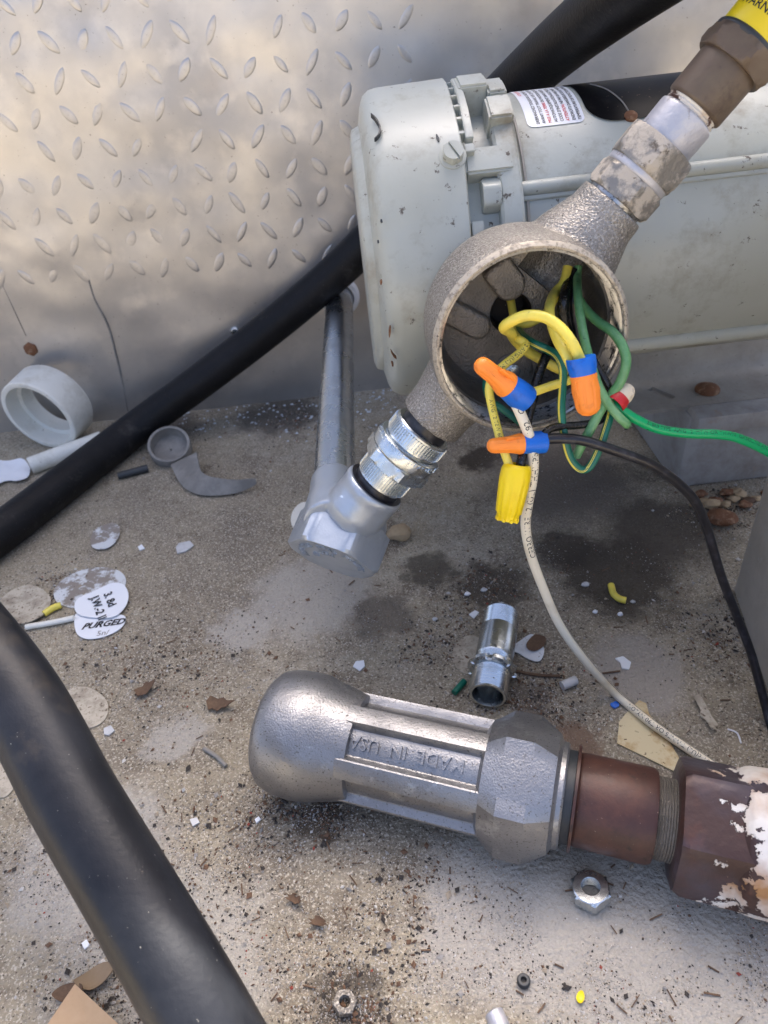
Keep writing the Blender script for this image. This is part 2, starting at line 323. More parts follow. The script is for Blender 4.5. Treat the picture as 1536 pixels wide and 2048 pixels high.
def flat_piece(name, pts, mat, label, cat, z=.0004, thick=.0005, curl=.0, smooth=True, group=None, parent=None, seed=0):
    """thin piece lying on the floor, outline in photo pixels"""
    P = [onZ(x, y, z) for x, y in pts]
    if smooth: P = catmull(P, 5, True)
    c = sum(P, V())/len(P); rings = (1., .8, .5); vs = []; n = len(P); mx = max((p-c).length for p in P)
    def zz(p):
        q = p-c; return curl*((q.length/mx)**2) + curl*.6*noise.noise(V((q.x*60+seed, q.y*60, seed)))
    for top in (1, 0):
        for k in rings:
            for p in P:
                q = c+(p-c)*k; q.z = z + max(zz(q)+curl*.5, 0) + (thick if top else 0); vs.append(q)
        q = c.copy(); q.z = z+max(zz(q)+curl*.5, 0)+(thick if top else 0); vs.append(q)
    off = 3*n+1; fs = []
    for s_ in (0, 1):
        o_ = s_*off; F = []
        for rr in range(2):
            for k in range(n):
                k2 = (k+1) % n; F.append((o_+rr*n+k, o_+rr*n+k2, o_+(rr+1)*n+k2, o_+(rr+1)*n+k))
        for k in range(n): F.append((o_+2*n+k, o_+2*n+(k+1) % n, o_+3*n))
        fs += F if s_ == 0 else [tuple(reversed(f)) for f in F]
    for k in range(n): fs.append((k, off+k, off+(k+1) % n, (k+1) % n))
    bm_area = sum((P[i].x*P[(i+1) % n].y-P[(i+1) % n].x*P[i].y) for i in range(n))
    if bm_area < 0: fs = [tuple(reversed(f)) for f in fs]
    return mk(name, vs, fs, mat, parent, label=label, cat=cat, group=group, angle=50)
def ell(cx, cy, rx, ry, rot=0, n=10, jit=.0):
    a = R_(rot); return [(cx+rx*j*math.cos(t)*math.cos(a)-ry*j*math.sin(t)*math.sin(a), cy+rx*j*math.cos(t)*math.sin(a)+ry*j*math.sin(t)*math.cos(a)) for t, j in ((2*PI*i/n, 1+random.uniform(-jit, jit)) for i in range(n))]

# ================================================================== setting
WY = .70
S = 40.
NX = 60
fl = mk('floor', [(-S, -S, 0), (S, -S, 0), (S, S, 0), (-S, S, 0)], [(0, 1, 2, 3)], mt['floor'], kind='structure', flat=True)

# ---- diamond plate wall (thin sheet with real waviness, raised lugs, screws)
wall = empty('diamond_plate_wall', (0, WY, 0), 'dented aluminium tread plate wall with worn raised lugs behind the motor', 'wall')
def wob(x, z): return .0016*noise.noise(V((x*14, z*14, 3.1)))+.0010*noise.noise(V((x*34, z*34, 9)))
WX0, WX1, WZ1, nx, nz_ = -1.3, 1.3, .84, 260, 95
HX, HZ, HR = -.0235, .112, .0185      # hole for the conduit
vs = []; fs = []
for j in range(nz_+1):
    for i in range(nx+1):
        x = WX0+(WX1-WX0)*i/nx; z = WZ1*j/nz_; vs.append((x, WY+wob(x, z), z))
for j in range(nz_):
    for i in range(nx):
        a = j*(nx+1)+i; fs.append((a, a+1, a+nx+2, a+nx+1))
mk('sheet', vs, fs, mt['plate'], wall, angle=80)
box('back_panel', (WX0, WY+.004, 0), (WX1, WY+.02, WZ1-.002), mt['plate'], wall)
# one lug mesh, shared
def lugmesh():
    L, W, h = .0125, .0036, .0011; vs = []; fs = []; n = 16
    for k, (s, hh) in enumerate(((1, -.0006), (.93, .0004), (.72, .00085), (.35, h))):
        for i in range(n):
            t = 2*PI*i/n; c, s_ = math.cos(t), math.sin(t)
            vs.append((L*s*c, -hh, W*s*math.copysign(abs(s_)**.8, s_)*(1-.5*abs(c)**3)))
    for k in range(3):
        for i in range(n): fs.append((k*n+i, k*n+(i+1) % n, (k+1)*n+(i+1) % n, (k+1)*n+i))
    fs.append(tuple(range(3*n, 4*n)))
    me = bpy.data.meshes.new('lug'); me.from_pydata(vs, [], fs); me.materials.append(mt['plate'])
    me.polygons.foreach_set('use_smooth', [True]*len(fs)); me.update(); return me
lm = lugmesh(); nl = 0
LP = .0262; tilt_ = .06
for j in range(0, 13):
    for i in range(-18, 4):
        x = i*LP+j*LP*tilt_; z = .150+j*LP-i*LP*tilt_*.6
        if z > .46 or z < .146 or x > .082 or x < -.47 or nl >= 295: continue
        wear = .5+.5*noise.noise(V((x*9, z*9, 4)))
        if wear > .72 or random.random() < .05: continue      # worn flat
        o = bpy.data.objects.new('lug', lm); col.objects.link(o); o.parent = wall
        o.location = (x+random.uniform(-.001, .001), wob(x, z)-.0001, z+random.uniform(-.001, .001)); o.rotation_euler = (0, R_(-56 if (i+j) % 2 else 56)+random.uniform(-.12, .12), 0)
        o.scale = (random.uniform(.7, .92), max(.12, .60-.62*wear), random.uniform(.85, 1.2)); nl += 1
for px, py, rr, mm in ((62, 698, .0075, 'rust'), (470, 662, .0045, 'zinc')):
    p = onY(px, py, WY)
    s_ = lathe('screw_head', V((p.x, WY+.003, p.z)), -Y_, [(0, rr), (.0042, rr), (.0056, rr*.75), (.006, rr*.3)], mt[mm], wall, seg=20, rf=hexf(rr) if mm == 'rust' else None)
# dark weld / crack lines on the sheet: thin raised beads of sealant
def bead(pts, r):
    tube('sealant_bead', [onY(x, y, WY) + V((0, .0002, 0)) for x, y in pts], r, mt['grey_plastic'], wall, seg=6, sub=4)
bead([(178, 560), (190, 600), (215, 650), (232, 710), (246, 770), (256, 822)], .0011)
bead([(5, 570), (30, 625), (52, 672)], .0005)

# ---- plinth under the motor, concrete post at the right, white strip behind it
pb = onZ(1352, 978); py0 = pb.y
plz = onY(1345, 838, py0).z
pl = empty('concrete_plinth', (.3, py0+.07, 0), 'grey concrete block carrying the motor foot', 'block')
vs, fs = boxgeo(V((pb.x+.14, py0+.075, plz/2)), X_, Y_, Z_, .28, .15, plz, .004); mk('block', vs, fs, mt['plinth'], pl)
a = onY(1384, 868, py0-.004)
box('mortar_lip', (a.x, py0-.010, plz-.011), (a.x+.2, py0+.03, plz+.004), mt['plinth'], pl, bev=.002)
pc = onZ(1465, 1180); pd = onZ(1536, 1395)
ex = (pd-pc); ex.z = 0; L_ = .16; ex.normalize(); ey = Z_.cross(ex)
if ey.x < 0: ey = -ey
c = pc + ex*L_/2 + ey*.06
vs, fs = boxgeo(V((c.x, c.y, .14)), ex, ey, Z_, L_, .12, .28, .003)
mk('concrete_post', vs, fs, mt['concrete_block'], label='square grey concrete post standing beside the hanging black cable', cat='post')
# ================================================================== hoses
def P_(l): return [onY(*q) for q in l]
HR_ = .017
h0 = onZ(30, 1043, .017); h1 = onZ(150, 950, .018); hd = (h0-h1); hd.z = 0
pts = [h0+hd*3.2, h0+hd*2.0, h0+hd*1.0, h0, h1, onZ(270, 858, .021)]
pts += [onY(420, 748, .655), onY(560, 640, .668), onY(690, 528, .668), onY(820, 395, .655), onY(930, 270, .615), onY(1030, 172, .56), onY(1130, 82, .50), onY(1240, -5, .44), onY(1380, -105, .39)]
hq = pts[-1]; hd2 = (pts[-1]-pts[-2]).normalized()
pts += [hq+hd2*.10, hq+hd2*.22+V((0, .02, .03)), hq+hd2*.36+V((.02, .10, .09)), hq+hd2*.48+V((.04, .26, .12)), hq+hd2*.54+V((.06, .46, .05)), hq+hd2*.56+V((.07, .60, -.2)), V((hq.x+.5, 1.0, 0))]
tube('upper_hose', pts, HR_, mt['hose'], label='black rubber hose running behind the motor and along the metal wall', cat='hose', seg=32)
def dZ(x, y, Z): return cO + ray(x, y)*Z
pts = [dZ(-560, 760, .43), dZ(-330, 960, .36), dZ(-150, 1160, .335), dZ(25, 1375, .318), dZ(150, 1600, .300), dZ(278, 1815, .284), dZ(415, 2052, .268), dZ(560, 2330, .262), dZ(720, 2720, .245)]
q = pts[-1]; pts += [V((q.x+.03, q.y-.08, .06)), V((q.x+.05, q.y-.2, .018)), V((q.x+.06, q.y-.35, .0178))]
tube('lower_hose', pts, .0178, mt['hose_dusty'], label='thick dusty black hose arching over the white stickers on the floor', cat='hose', seg=40)

# ================================================================== motor
MY, MZ, MR = .456, .222, .080
def cyl_hit(x, y, R=MR):
    d = ray(x, y); oy, oz = cO.y-MY, cO.z-MZ; A = d.y*d.y+d.z*d.z; B = oy*d.y+oz*d.z; C = oy*oy+oz*oz-R*R
    D = B*B-A*C
    if D < 0: D = 0
    t = (-B-math.sqrt(D))/A; return cO+d*t
def ang(p): return math.atan2(p.z-MZ, -(p.y-MY))      # 0 = towards the viewer, 90 = up
def cylp(x, a, R): return V((x, MY-R*math.cos(a), MZ+R*math.sin(a)))
motor = empty('electric_motor', (.2, MY, plz), 'grey green explosion proof electric motor with stickers on top', 'motor')
RC = .0905
xa = cyl_hit(742, 400, RC).x; xb = cyl_hit(940, 420, RC).x; xc = cyl_hit(1003, 420, .085).x; xd = cyl_hit(1050, 420, .086).x
mo = V((0, MY, MZ))
def mprof(pr): return [(x, r) for x, r in pr]
lathe('shell', mo, X_, [(xd-.004, MR*.97), (xd+.001, MR*.985), (xd+.003, MR), (xd+.26, MR)], mt['paint'], motor, seg=120)
cap = lathe('end_cap', mo, X_, [(xa-.0065, .02), (xa-.0065, .066), (xa-.005, .0705), (xa-.001, .0722), (xa, .076), (xa+.001, .0815), (xa+.003, .0862), (xa+.0065, .0888), (xa+.011, .0897), (xb-.0008, RC), (xb, RC-.001), (xb, .072)], mt['paint'], motor, seg=140, angle=50,
            rf=lambda th, t, r: r*(1+.010*math.cos(8*th)) if r > .08 else r)
lathe('barrel', mo, X_, [(xb-.002, .0765), (xc+.004, .0775)], mt['paint'], motor, seg=96, close=False)
lathe('flange', mo, X_, [(xc, .074), (xc, .0838), (xc+.0015, .0855), (xd-.0015, .0865), (xd, .0855), (xd, .078)], mt['paint'], motor, seg=120, angle=35)
def sector(name, x0, x1, a0, a1, r0_, r1_, mat, parent, n=10, bev=.0012, **kw):
    bm = bmesh.new(); rows = []
    for i in range(n+1):
        a = R_(a0+(a1-a0)*i/n); rows.append([bm.verts.new(cylp(x, a, r)) for x, r in ((x0, r0_), (x0, r1_), (x1, r1_), (x1, r0_))])
    for i in range(n):
        for k in range(4): bm.faces.new((rows[i][k], rows[i][(k+1) % 4], rows[i+1][(k+1) % 4], rows[i+1][k]))
    bm.faces.new(rows[0][::-1]); bm.faces.new(rows[-1]); bmesh.ops.recalc_face_normals(bm, faces=bm.faces)
    if bev:
        es = [e for e in bm.edges if len(e.link_faces) == 2 and e.calc_face_angle(0) > 1.]
        bmesh.ops.bevel(bm, geom=es, offset=bev, segments=2, affect='EDGES')
    bm.verts.index_update(); vs = [v.co.copy() for v in bm.verts]; fs = [tuple(v.index for v in f.verts) for f in bm.faces]; bm.free()
    return mk(name, vs, fs, mat, parent, **kw)
def A_(x, y, R): return math.degrees(ang(cyl_hit(x, y, R)))
# bridge lug with bolt recess, ears on the flange, ventilation strip
a1 = A_(965, 292, .087); a2 = A_(965, 345, .087); a3 = A_(960, 500, .087)
sector('bridge_lug', xb+.0006, xd-.003, a2, a1, .07, .0875, mt['paint'], motor)
sector('bridge_lug', xb+.0006, xc+.004, a3-30, a3-14, .07, .084, mt['paint'], motor)
for px in (968, 990):
    pass
e1 = A_(1000, 232, .09)
sector('ear', xc-.001, xc+.012, e1-1, e1+10, .074, .0915, mt['paint'], motor)
e2 = A_(960, 193, .092)
sector('ear', xb+.004, xb+.020, e2+6, e2+17, .074, .0935, mt['paint'], motor)
sector('ear', xb+.019, xc+.012, e2+3, e2+14, .074, .0915, mt['paint'], motor)
sector('ventilation_strip', xb+.0022, xb+.0062, A_(935, 276, .0915), A_(930, 190, .0915)+16, .086, .0918, mt['paint'], motor, bev=.0005, n=16)
for k in range(6):
    a = A_(930, 280, .091)+3+k*6.2
    sector('strip_tab', xb-.0006, xb+.0026, a, a+.9, .084, .0905, mt['paint'], motor, bev=0, n=2)
sector('strip_tab', xb+.001, xb+.0058, A_(935, 283, .0915)-3.5, A_(935, 283, .0915)-.5, .084, .0913, mt['paint'], motor, bev=.0004, n=2)
sector('strip_tab', xb+.0008, xb+.007, A_(945, 462, .0915)-2, A_(945, 462, .0915)+3, .076, .0885, mt['paint'], motor, bev=.0004, n=2)
# slotted hex washer screw on the cap
ph = cyl_hit(905, 314, RC); n_ = V((0, ph.y-MY, ph.z-MZ)).normalized()
sh = lathe('screw', ph-n_*.0012, n_, [(0, .0072), (.0022, .0070), (.0026, .0060)], mt['paint'], cap, seg=32)
vs, fs = lathe_geo(ph-n_*.0012, n_, [(.002, .0062), (.0062, .0062), (.0072, .0050)], 36, hexf(.0058, .4), X_)
sv, sf = boxgeo(ph+n_*.0062, frame(n_)[0], frame(n_)[1], n_, .014, .0012, .003); r_ = R_(28)
sv = [ph + Matrix.Rotation(r_, 3, n_) @ (v-ph) for v in sv]
cv = evalmesh(vs, fs, [('cut', (sv, sf))]); mk('screw_head', cv[0], cv[1], mt['paint'], sh, angle=25)
def mark(pts, w_, mat, R=RC*1.012):
    P = catmull([cyl_hit(x, y, R) for x, y in pts], 4); vs = []; fs = []
    for i, p in enumerate(P):
        n = V((0, p.y-MY, p.z-MZ)).normalized(); t = (P[min(i+1, len(P)-1)]-P[max(i-1, 0)]).normalized(); u = n.cross(t); k = w_*(.35+.65*math.sin(PI*(i+.5)/len(P)))*random.uniform(.7, 1.2)
        vs += [p-u*k-n*.0025, p+u*k-n*.0025, p+u*k*.8+n*.00005, p-u*k*.8+n*.00005]
    for i in range(len(P)-1):
        for k in range(4): fs.append((4*i+k, 4*i+(k+1) % 4, 4*i+4+(k+1) % 4, 4*i+4+k))
    fs += [(3, 2, 1, 0), tuple(range(len(vs)-4, len(vs)))]
    mk('scuff', vs, fs, mat, cap, flat=True)
mark([(742, 226), (752, 236), (760, 252), (758, 266), (749, 276)], .0005, mt['slate'])
for a_ in ([(873, 268), (878, 282)], [(756, 480), (757, 486)], [(763, 560), (762, 570)], [(782, 704), (788, 714), (793, 718)], [(784, 728), (786, 733)], [(781, 655), (779, 675)], [(762, 438), (764, 444)]):
    mark(a_, .0003 if len(a_) > 2 else .0006, mt['rust'] if a_[0][1] > 500 else mt['slate'])
# through bolt in the recess
bp = cyl_hit(1012, 383, .0835); ab = ang(bp); bo = cylp(xc-.0002, ab, .0795)
lathe('bolt_head', bo+X_*.001, -X_, chamfer(0, .0095, .0088, .0015), mt['paint'], motor, seg=48, rf=hexf(.0088, .3))
# long tie rods
for (pxa, pya, rr) in ((1100, 372, .0037), (1300, 684, .0045)):
    h = cyl_hit(pxa, pya, MR+.001); a = ang(h)
    lathe('tie_rod', cylp(xd-.003, a, MR+.0012), X_, [(0, rr), (.27, rr)], mt['paint'], motor, seg=20)
    sector('rod_cradle', xd, xd+.26, math.degrees(a)-4.2, math.degrees(a)-2.4, MR-.002, MR+.0016, mt['paint'], motor, n=3, bev=.0004)
# seam of the shell
lathe('shell_seam', mo, X_, [(xd+.0022, MR+.0001), (xd+.0026, MR+.0007), (xd+.0034, MR+.0007), (xd+.0040, MR+.0001)], mt['paint_dirty'], motor, seg=120, close=False)
# patches on the shell
def patch(name, x0, x1, a0, a1, mat, parent, R=MR+.0004, rc=.15, n=24):
    vs = []; fs = []; w_ = x1-x0; h_ = R_(a1-a0)*R; c_ = rc*min(w_, h_); pts = []
    for (cx, cy, s) in ((w_-c_, h_-c_, 0), (c_, h_-c_, 90), (c_, c_, 180), (w_-c_, c_, 270)):
        for k in range(7): pts.append((cx+c_*math.cos(R_(s+15*k)), cy+c_*math.sin(R_(s+15*k))))
    # columns by height so that the patch bends with the shell
    H_ = sorted(set([round(p[1], 7) for p in pts]+[h_*k/n for k in range(n+1)])); rows = []
    for y in H_:
        ins = 0.
        if y < c_: ins = c_-math.sqrt(max(c_*c_-(c_-y)**2, 0))
        elif y > h_-c_: ins = c_-math.sqrt(max(c_*c_-(y-h_+c_)**2, 0))
        rows.append((y, ins))
    for y, i_ in rows:
        a = R_(a0)+y/R; vs.append(cylp(x0+i_, a, R)); vs.append(cylp(x1-i_, a, R))
    for k in range(len(rows)-1): fs.append((2*k, 2*k+1, 2*k+3, 2*k+2))
    return mk(name, vs, fs, mat, parent, angle=60)
la0 = A_(1120, 250, MR); xl0 = cyl_hit(1055, 252, MR).x; xl1 = cyl_hit(1172, 246, MR).x; la1 = la0+40
lab = patch('warning_label', xl0, xl1, la0, la1, mt['label'], motor, rc=.12)
rows_ = [("ATTENTION", 1, .62), ("DEBRANCHEZ TOUJOURS L'ALIMENTATION", 0, .0), ("AVANT TOUT TRAVAIL SUR LE MOTEUR", 0, 0.), ("MISE A LA TERRE DU MOTEUR REQUISE", 2, 0.), ("AUTOMATIQUEMENT SANS AVERTIR", 0, 0.), ("CODE D'INSTALLATION ELECTRIQUE", 0, 0.), ("ATTENTION: NE PAS OUVRIR DANS", 2, 0.), ("ENDROITS DANGEREUX SOUS TENSION", 0, 0.), ("TEMPERATURE DE FONCTIONNEMENT", 0, 0.)]
hl = R_(40)*MR; cw = (xl1-xl0)/9.6
for k, (s, red, off) in enumerate(rows_):
    xx = xl0+cw*(k+1.05)
    fn = lambda v, xx=xx, off=off: cylp(xx-v.y, R_(la0)+(.0018+off*hl*.9+v.x)/MR, MR+.0006)
    if red == 2:
        w0 = s.split(' ')[0] if k == 6 else ' '.join(s.split(' ')[:4]); n0 = len(w0)
        text_on('red_lettering', w0, None, X_, Y_, cw*.78, mt['redprint'], lab, fn=fn, align='LEFT', bold=.00003)
        adv = (max(v.x for v in textgeo(w0, cw*.78)[0])+cw*.25)
        fn2 = lambda v, xx=xx, adv=adv: cylp(xx-v.y, R_(la0)+(.0018+adv+v.x)/MR, MR+.0006)
        text_on('lettering', s[n0+1:][:22], None, X_, Y_, cw*.78, mt['print'], lab, fn=fn2, align='LEFT', bold=.00003)
    else:
        text_on('red_lettering' if red else 'lettering', s, None, X_, Y_, cw*.78, mt['redprint' if red else 'print'], lab, fn=fn, align='LEFT', bold=.00003)
xk0 = cyl_hit(1178, 240, MR).x; ka0 = A_(1200, 247, MR)
bpz = patch('black_plate', xk0, xk0+.085, ka0, ka0+52, mt['black_gloss'], motor, R=MR+.0008, rc=.2)
rv = cyl_hit(1262, 231, MR+.001); rn = V((0, rv.y-MY, rv.z-MZ)).normalized()
lathe('rivet', rv-rn*.001, rn, [(0, .0036), (.0014, .0034), (.0024, .0022), (.0027, .0007)], mt['rust'], bpz, seg=20)
tube('wire_tie', [cylp(rv.x+dx, ang(rv)+da, MR+.0011) for dx, da in ((0, 0), (-.002, .16), (-.006, .34), (-.011, .5))], .0004, mt['grey_plastic'], bpz, seg=6)
# sheet metal foot
fz = plz+.0045
ff = onZ(1262, 826, fz); fr = onZ(1528, 799, fz)
fy = ff.y; prof = [(fy, fz), (fy+.030, fz+.0006), (fy+.042, fz+.004), (fy+.047, fz+.012), (fy+.052, fz+.030), (fy+.062, fz+.044)]
P2 = catmull([V((0, y, z)) for y, z in prof], 5); x0 = .16; x1 = .33; vs = []; fs = []
for p in P2:
    vs += [V((x0, p.y, p.z)), V((x1, p.y, p.z)), V((x0, p.y+.0004, p.z-.003)), V((x1, p.y+.0004, p.z-.003))]
for k in range(len(P2)-1):
    b_ = 4*k; fs += [(b_, b_+1, b_+5, b_+4), (b_+2, b_+6, b_+7, b_+3), (b_, b_+4, b_+6, b_+2), (b_+1, b_+3, b_+7, b_+5)]
fs += [(0, 2, 3, 1)]
slot = onZ(1322, 786, fz)
cv, cf = boxgeo(V((slot.x, slot.y-.001, fz)), V((.55, -.83, 0)).normalized(), V((.83, .55, 0)).normalized(), Z_, .022, .007, .02, .002)
fv, ff_ = evalmesh(vs, fs, [('cut', (cv, cf))])
foot = mk('foot', fv, ff_, mt['paint_dirty'], motor, angle=30)
rb = onZ(1415, 777, fz+.002)
lathe('anchor_bolt', V((rb.x, rb.y, fz-.004)), Z_, [(0, .0095), (.006, .0095), (.0075, .0085), (.009, .005), (.0095, .001)], mt['rust'], foot, seg=24)

# ================================================================== junction box
JC = onY(1062, 688, .307); JN = V((0, -1, .06)).normalized(); JU = frame(JN, Z_)[0]; JS = JN.cross(JU)
if JS.x < 0: JS = -JS
DEP = .062; RO = .0462; RI = .0431
J0 = JC - JN*DEP
hubdir = (onY(1241, 421, .338)-onY(865, 850, .338)); hubdir = (hubdir - JN*hubdir.dot(JN)).normalized()
HC = JC - JN*.034
hA = Axis(HC, HC+hubdir)
tA, rA = hA.st(1241, 421, 148); tB, rB = hA.st(866, 846, 132)
jb = empty('junction_box', (JC.x, JC.y+.03, JC.z-.05), 'round cast aluminium junction box with open threaded mouth full of wires', 'junction box')
sol = merge(lathe_geo(J0, JN, [(0, .030), (.004, .038), (.012, .0435), (.024, .0465), (.05, .0470), (DEP-.001, RO), (DEP, RO-.001)], 64),
            lathe_geo(hA.at(0), hubdir, [(0, .0285), (.03, .0265), (.046, .0225), (tA-.008, rA*1.0), (tA, rA*.97)], 40),
            lathe_geo(hA.at(0), -hubdir, [(0, .026), (.038, .0225), (-tB-.012, rB*1.02), (-tB, rB)], 40),
            lathe_geo(J0-JN*.02, JN, [(0, .020), (.03, .026)], 32))
cut = lathe_geo(J0, JN, [(.020, .0380), (.024, .0408), (DEP-.0165, .0412), (DEP-.015, RI), (DEP+.01, RI)], 72)
hp = onY(1021, 625, J0.y-.02*1); hol = hp
cut2 = lathe_geo(hp + JN*.02, -JN, [(0, .0106), (.034, .0106)], 36)
cut3 = lathe_geo(hA.at(0), hubdir, [(.02, .0165), (.066, .0165)], 36)
jv, jf = evalmesh(*sol, [('remesh', .0011), ('smooth', 5), ('cut', cut), ('cut', cut2), ('cut', cut3)])
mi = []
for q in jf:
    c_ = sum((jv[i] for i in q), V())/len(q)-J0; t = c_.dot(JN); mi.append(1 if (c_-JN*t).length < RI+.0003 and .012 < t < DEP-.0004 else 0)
body = mk('body', jv, jf, [mt['cast'], mt['cast_shade']], jb, angle=42, midx=mi)
lathe('mouth_rim', J0, JN, [(DEP-.0006, RI+.0004), (DEP+.0008, RI+.0005), (DEP+.0011, RI+.0012), (DEP+.0011, RO-.0016), (DEP-.0002, RO-.0004), (DEP-.0014, RO+.0002)], mt['rim'], jb, seg=120, close=False,
      rf=lambda th, t, r: r+.00018*noise.noise(V((math.cos(th)*9, math.sin(th)*9, t*900))))
pr = []
for k in range(9):
    t = DEP-.0006-k*.0016; pr += [(t, RI+.0003), (t-.0005, RI-.0012), (t-.0008, RI-.0012)]
th_ = lathe('thread', J0, JN, pr, mt['thread'], jb, seg=96, close=False)
lathe('hole_shade_lining', hp+JN*.001, -JN, [(0, .0108), (.0005, .0104), (.003, .0096), (.013, .0092), (.0132, .0002)], mt['darkhole'], jb, seg=32, close=False)  # near-black lining and back added to paint the unlit depth of the hole
def bosspad(cx, cy, w_, h_, rotd, name='cast_boss'):
    p = onY(cx, cy, J0.y-.021); r_ = R_(rotd); ex = JS*math.cos(r_)+JU*math.sin(r_); ey = -JS*math.sin(r_)+JU*math.cos(r_)
    g = boxgeo(p-JN*.001, ex, ey, JN, w_, h_, .009, .002)
    g2 = lathe_geo(p-JN*.0055+ex*(w_*.5), JN, [(0, h_*.5), (.008, h_*.5), (.009, h_*.42)], 24)
    v, f_ = evalmesh(*merge(g, g2), [('remesh', .0008), ('smooth', 3)]); mk(name, v, f_, mt['cast_shade'], jb)
bosspad(922, 634, .020, .0135, -33)
bosspad(1003, 548, .013, .016, -55)
bk = onY(1024, 742, J0.y-.0205)
lathe('screw_boss', bk-JN*.002, JN, [(0, .0125), (.0035, .0112), (.0042, .0102), (.0042, .0066), (.001, .0062)], mt['cast_shade'], jb, seg=36, close=False)
lathe('grounding_screw', bk-JN*.001, JN, [(0, .0045), (.0028, .0043), (.0035, .003)], mt['zinc'], jb, seg=24)
# cast mark on the lower hub
mp_ = hA.at(tB+.016); up = imgdir(880, 850, 0, 1, 0)
nn = (cO-mp_).normalized(); nn = (nn - hubdir*nn.dot(hubdir)).normalized()
text_on('cast_mark', 'VA', mp_+nn*(rB+.0002)-hubdir*.002, hubdir.cross(nn), -hubdir if False else hubdir, .008, mt['cast'], jb, thick=.0006)

# ================================================================== upper union and flexible conduit
un = empty('conduit_union', hA.at(tA), 'three piece hex conduit union with flaking cream paint above the junction box', 'pipe fitting')
def seg_(axis, name, a, b, dpx, mat, parent, hexa=None, ch=.002, seg=60, mid=None):
    ta = axis.t(*a); tb = axis.t(*b); r = axis.r((a[0]+b[0])/2, (a[1]+b[1])/2, dpx)
    if ta > tb: ta, tb = tb, ta
    if hexa is not None:
        return lathe(name, axis.o, axis.d, chamfer(ta, tb, r, ch), mat, parent, seg=96, rf=hexf(r, hexa), angle=25)
    return lathe(name, axis.o, axis.d, [(ta, r-.0012), (ta+.0008, r-.0002), (ta+.0016, r), (tb-.0016, r), (tb-.0008, r-.0002), (tb, r-.0012)], mat, parent, seg=seg, angle=50)
seg_(hA, 'thread_neck', (1232, 432), (1262, 398), 120, mt['thread'], un)
seg_(hA, 'lower_hex', (1246, 415), (1287, 372), 152, mt['union'], un, .35)
seg_(hA, 'sealing_ring', (1284, 374), (1303, 354), 138, mt['greyal'], un)
seg_(hA, 'union_nut', (1297, 361), (1346, 305), 166, mt['union'], un, .15, .003)
seg_(hA, 'upper_sleeve', (1342, 309), (1395, 247), 122, mt['greyal'], un)
tt, rr = hA.st(1395, 247, 108)
lathe('pipe_thread', hA.o, hA.d, [(tt-.003+.0008*k, rr+(.0006 if k % 2 else 0)) for k in range(14)], mt['flake'], un, seg=48)
fx = empty('flexible_conduit', hA.at(hA.t(1480, 130)), 'brown conduit coupling with hex collar below the yellow labelled hose', 'conduit')
seg_(hA, 'coupling_sleeve', (1406, 236), (1482, 145), 128, mt['brown'], fx)
seg_(hA, 'hex_collar', (1474, 152), (1512, 108), 168, mt['brown'], fx, .3, .003)
seg_(hA, 'dark_ferrule', (1505, 116), (1519, 100), 150, mt['slate'], fx)
t0, r0y = hA.st(1517, 102, 140)
yl = lathe('yellow_sleeve', hA.o, hA.d, [(t0, r0y), (t0+.22, r0y), (t0+.2205, r0y*.9)], mt['ylabel'], fx, seg=60)
def wrapt(s, t, size, th0, rot=False, mat=None, r=r0y, axis=hA, par=None, up=1):
    n = (cO-axis.at(t)).normalized(); n = (n-axis.d*n.dot(axis.d)).normalized(); b = axis.d.cross(n)
    def fn(v):
        if rot: a = th0+v.y/r; tt_ = t+v.x
        else: a = th0+up*v.x/r; tt_ = t+up*v.y
        return axis.at(tt_)+(n*math.cos(a)-b*math.sin(a)*-1)*(r+.00012)
    return text_on('lettering', s, None, X_, Y_, size, mat or mt['print'], par or yl, fn=fn, align='CENTER', bold=.00006)
wrapt('WARNING', t0+.0065, .0046, -.35)
wrapt('DO NOT OPEN', t0+.0130, .0050, -.3)
wrapt('FLAMMABLE', t0+.0195, .0050, -.3)

# ================================================================== zinc union below the box
zu = empty('knurled_union', hA.at(tB-.02), 'shiny zinc union with two knurled rings below the junction box', 'pipe fitting')
def knurl(th, t, r): return r-(.0011 if (round(th/(2*PI)*372) % 6) >= 3 else 0)
def kn(name, a, b, dpx, parent):
    ta, tb = sorted((hA.t(*a), hA.t(*b))); r = hA.r(*a, dpx)
    bd = lathe(name, hA.o, hA.d, [(ta, r-.003), (ta, r-.001), (ta+.0008, r-.0003), (tb-.0008, r-.0003), (tb, r-.001), (tb, r-.003)], mt['zinc'], parent, seg=64, angle=35)
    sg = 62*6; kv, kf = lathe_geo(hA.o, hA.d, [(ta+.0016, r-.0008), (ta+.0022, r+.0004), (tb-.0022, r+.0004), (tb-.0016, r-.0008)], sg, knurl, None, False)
    mk('knurling', kv, kf, [mt['zinc'], mt['slate']], bd, flat=True, midx=[1 if (k % 6) in (3, 4) else 0 for i_ in range(3) for k in range(sg)])  # valley faces coloured dark to paint in the shade of the grooves
ta, ra = hA.st(862, 845, 100)
lathe('nipple', hA.o, hA.d, [(hA.t(840, 872)-.004, ra), (tB+.004, ra)], mt['black_wire'], zu, seg=40)
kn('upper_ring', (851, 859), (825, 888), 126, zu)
seg_(hA, 'groove_ring', (828, 884), (822, 892), 116, mt['zinc'], zu)
sr = seg_(hA, 'stamped_band', (824, 889), (803, 912), 142, mt['zinc'], zu)
hx = seg_(hA, 'hex_band', (805, 910), (786, 930), 148, mt['zinc'], zu, .45, .0012)
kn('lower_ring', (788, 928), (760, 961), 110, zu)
seg_(hA, 'black_gasket', (764, 957), (744, 979), 100, mt['black_wire'], zu)
rs = hA.r(813, 900, 142)
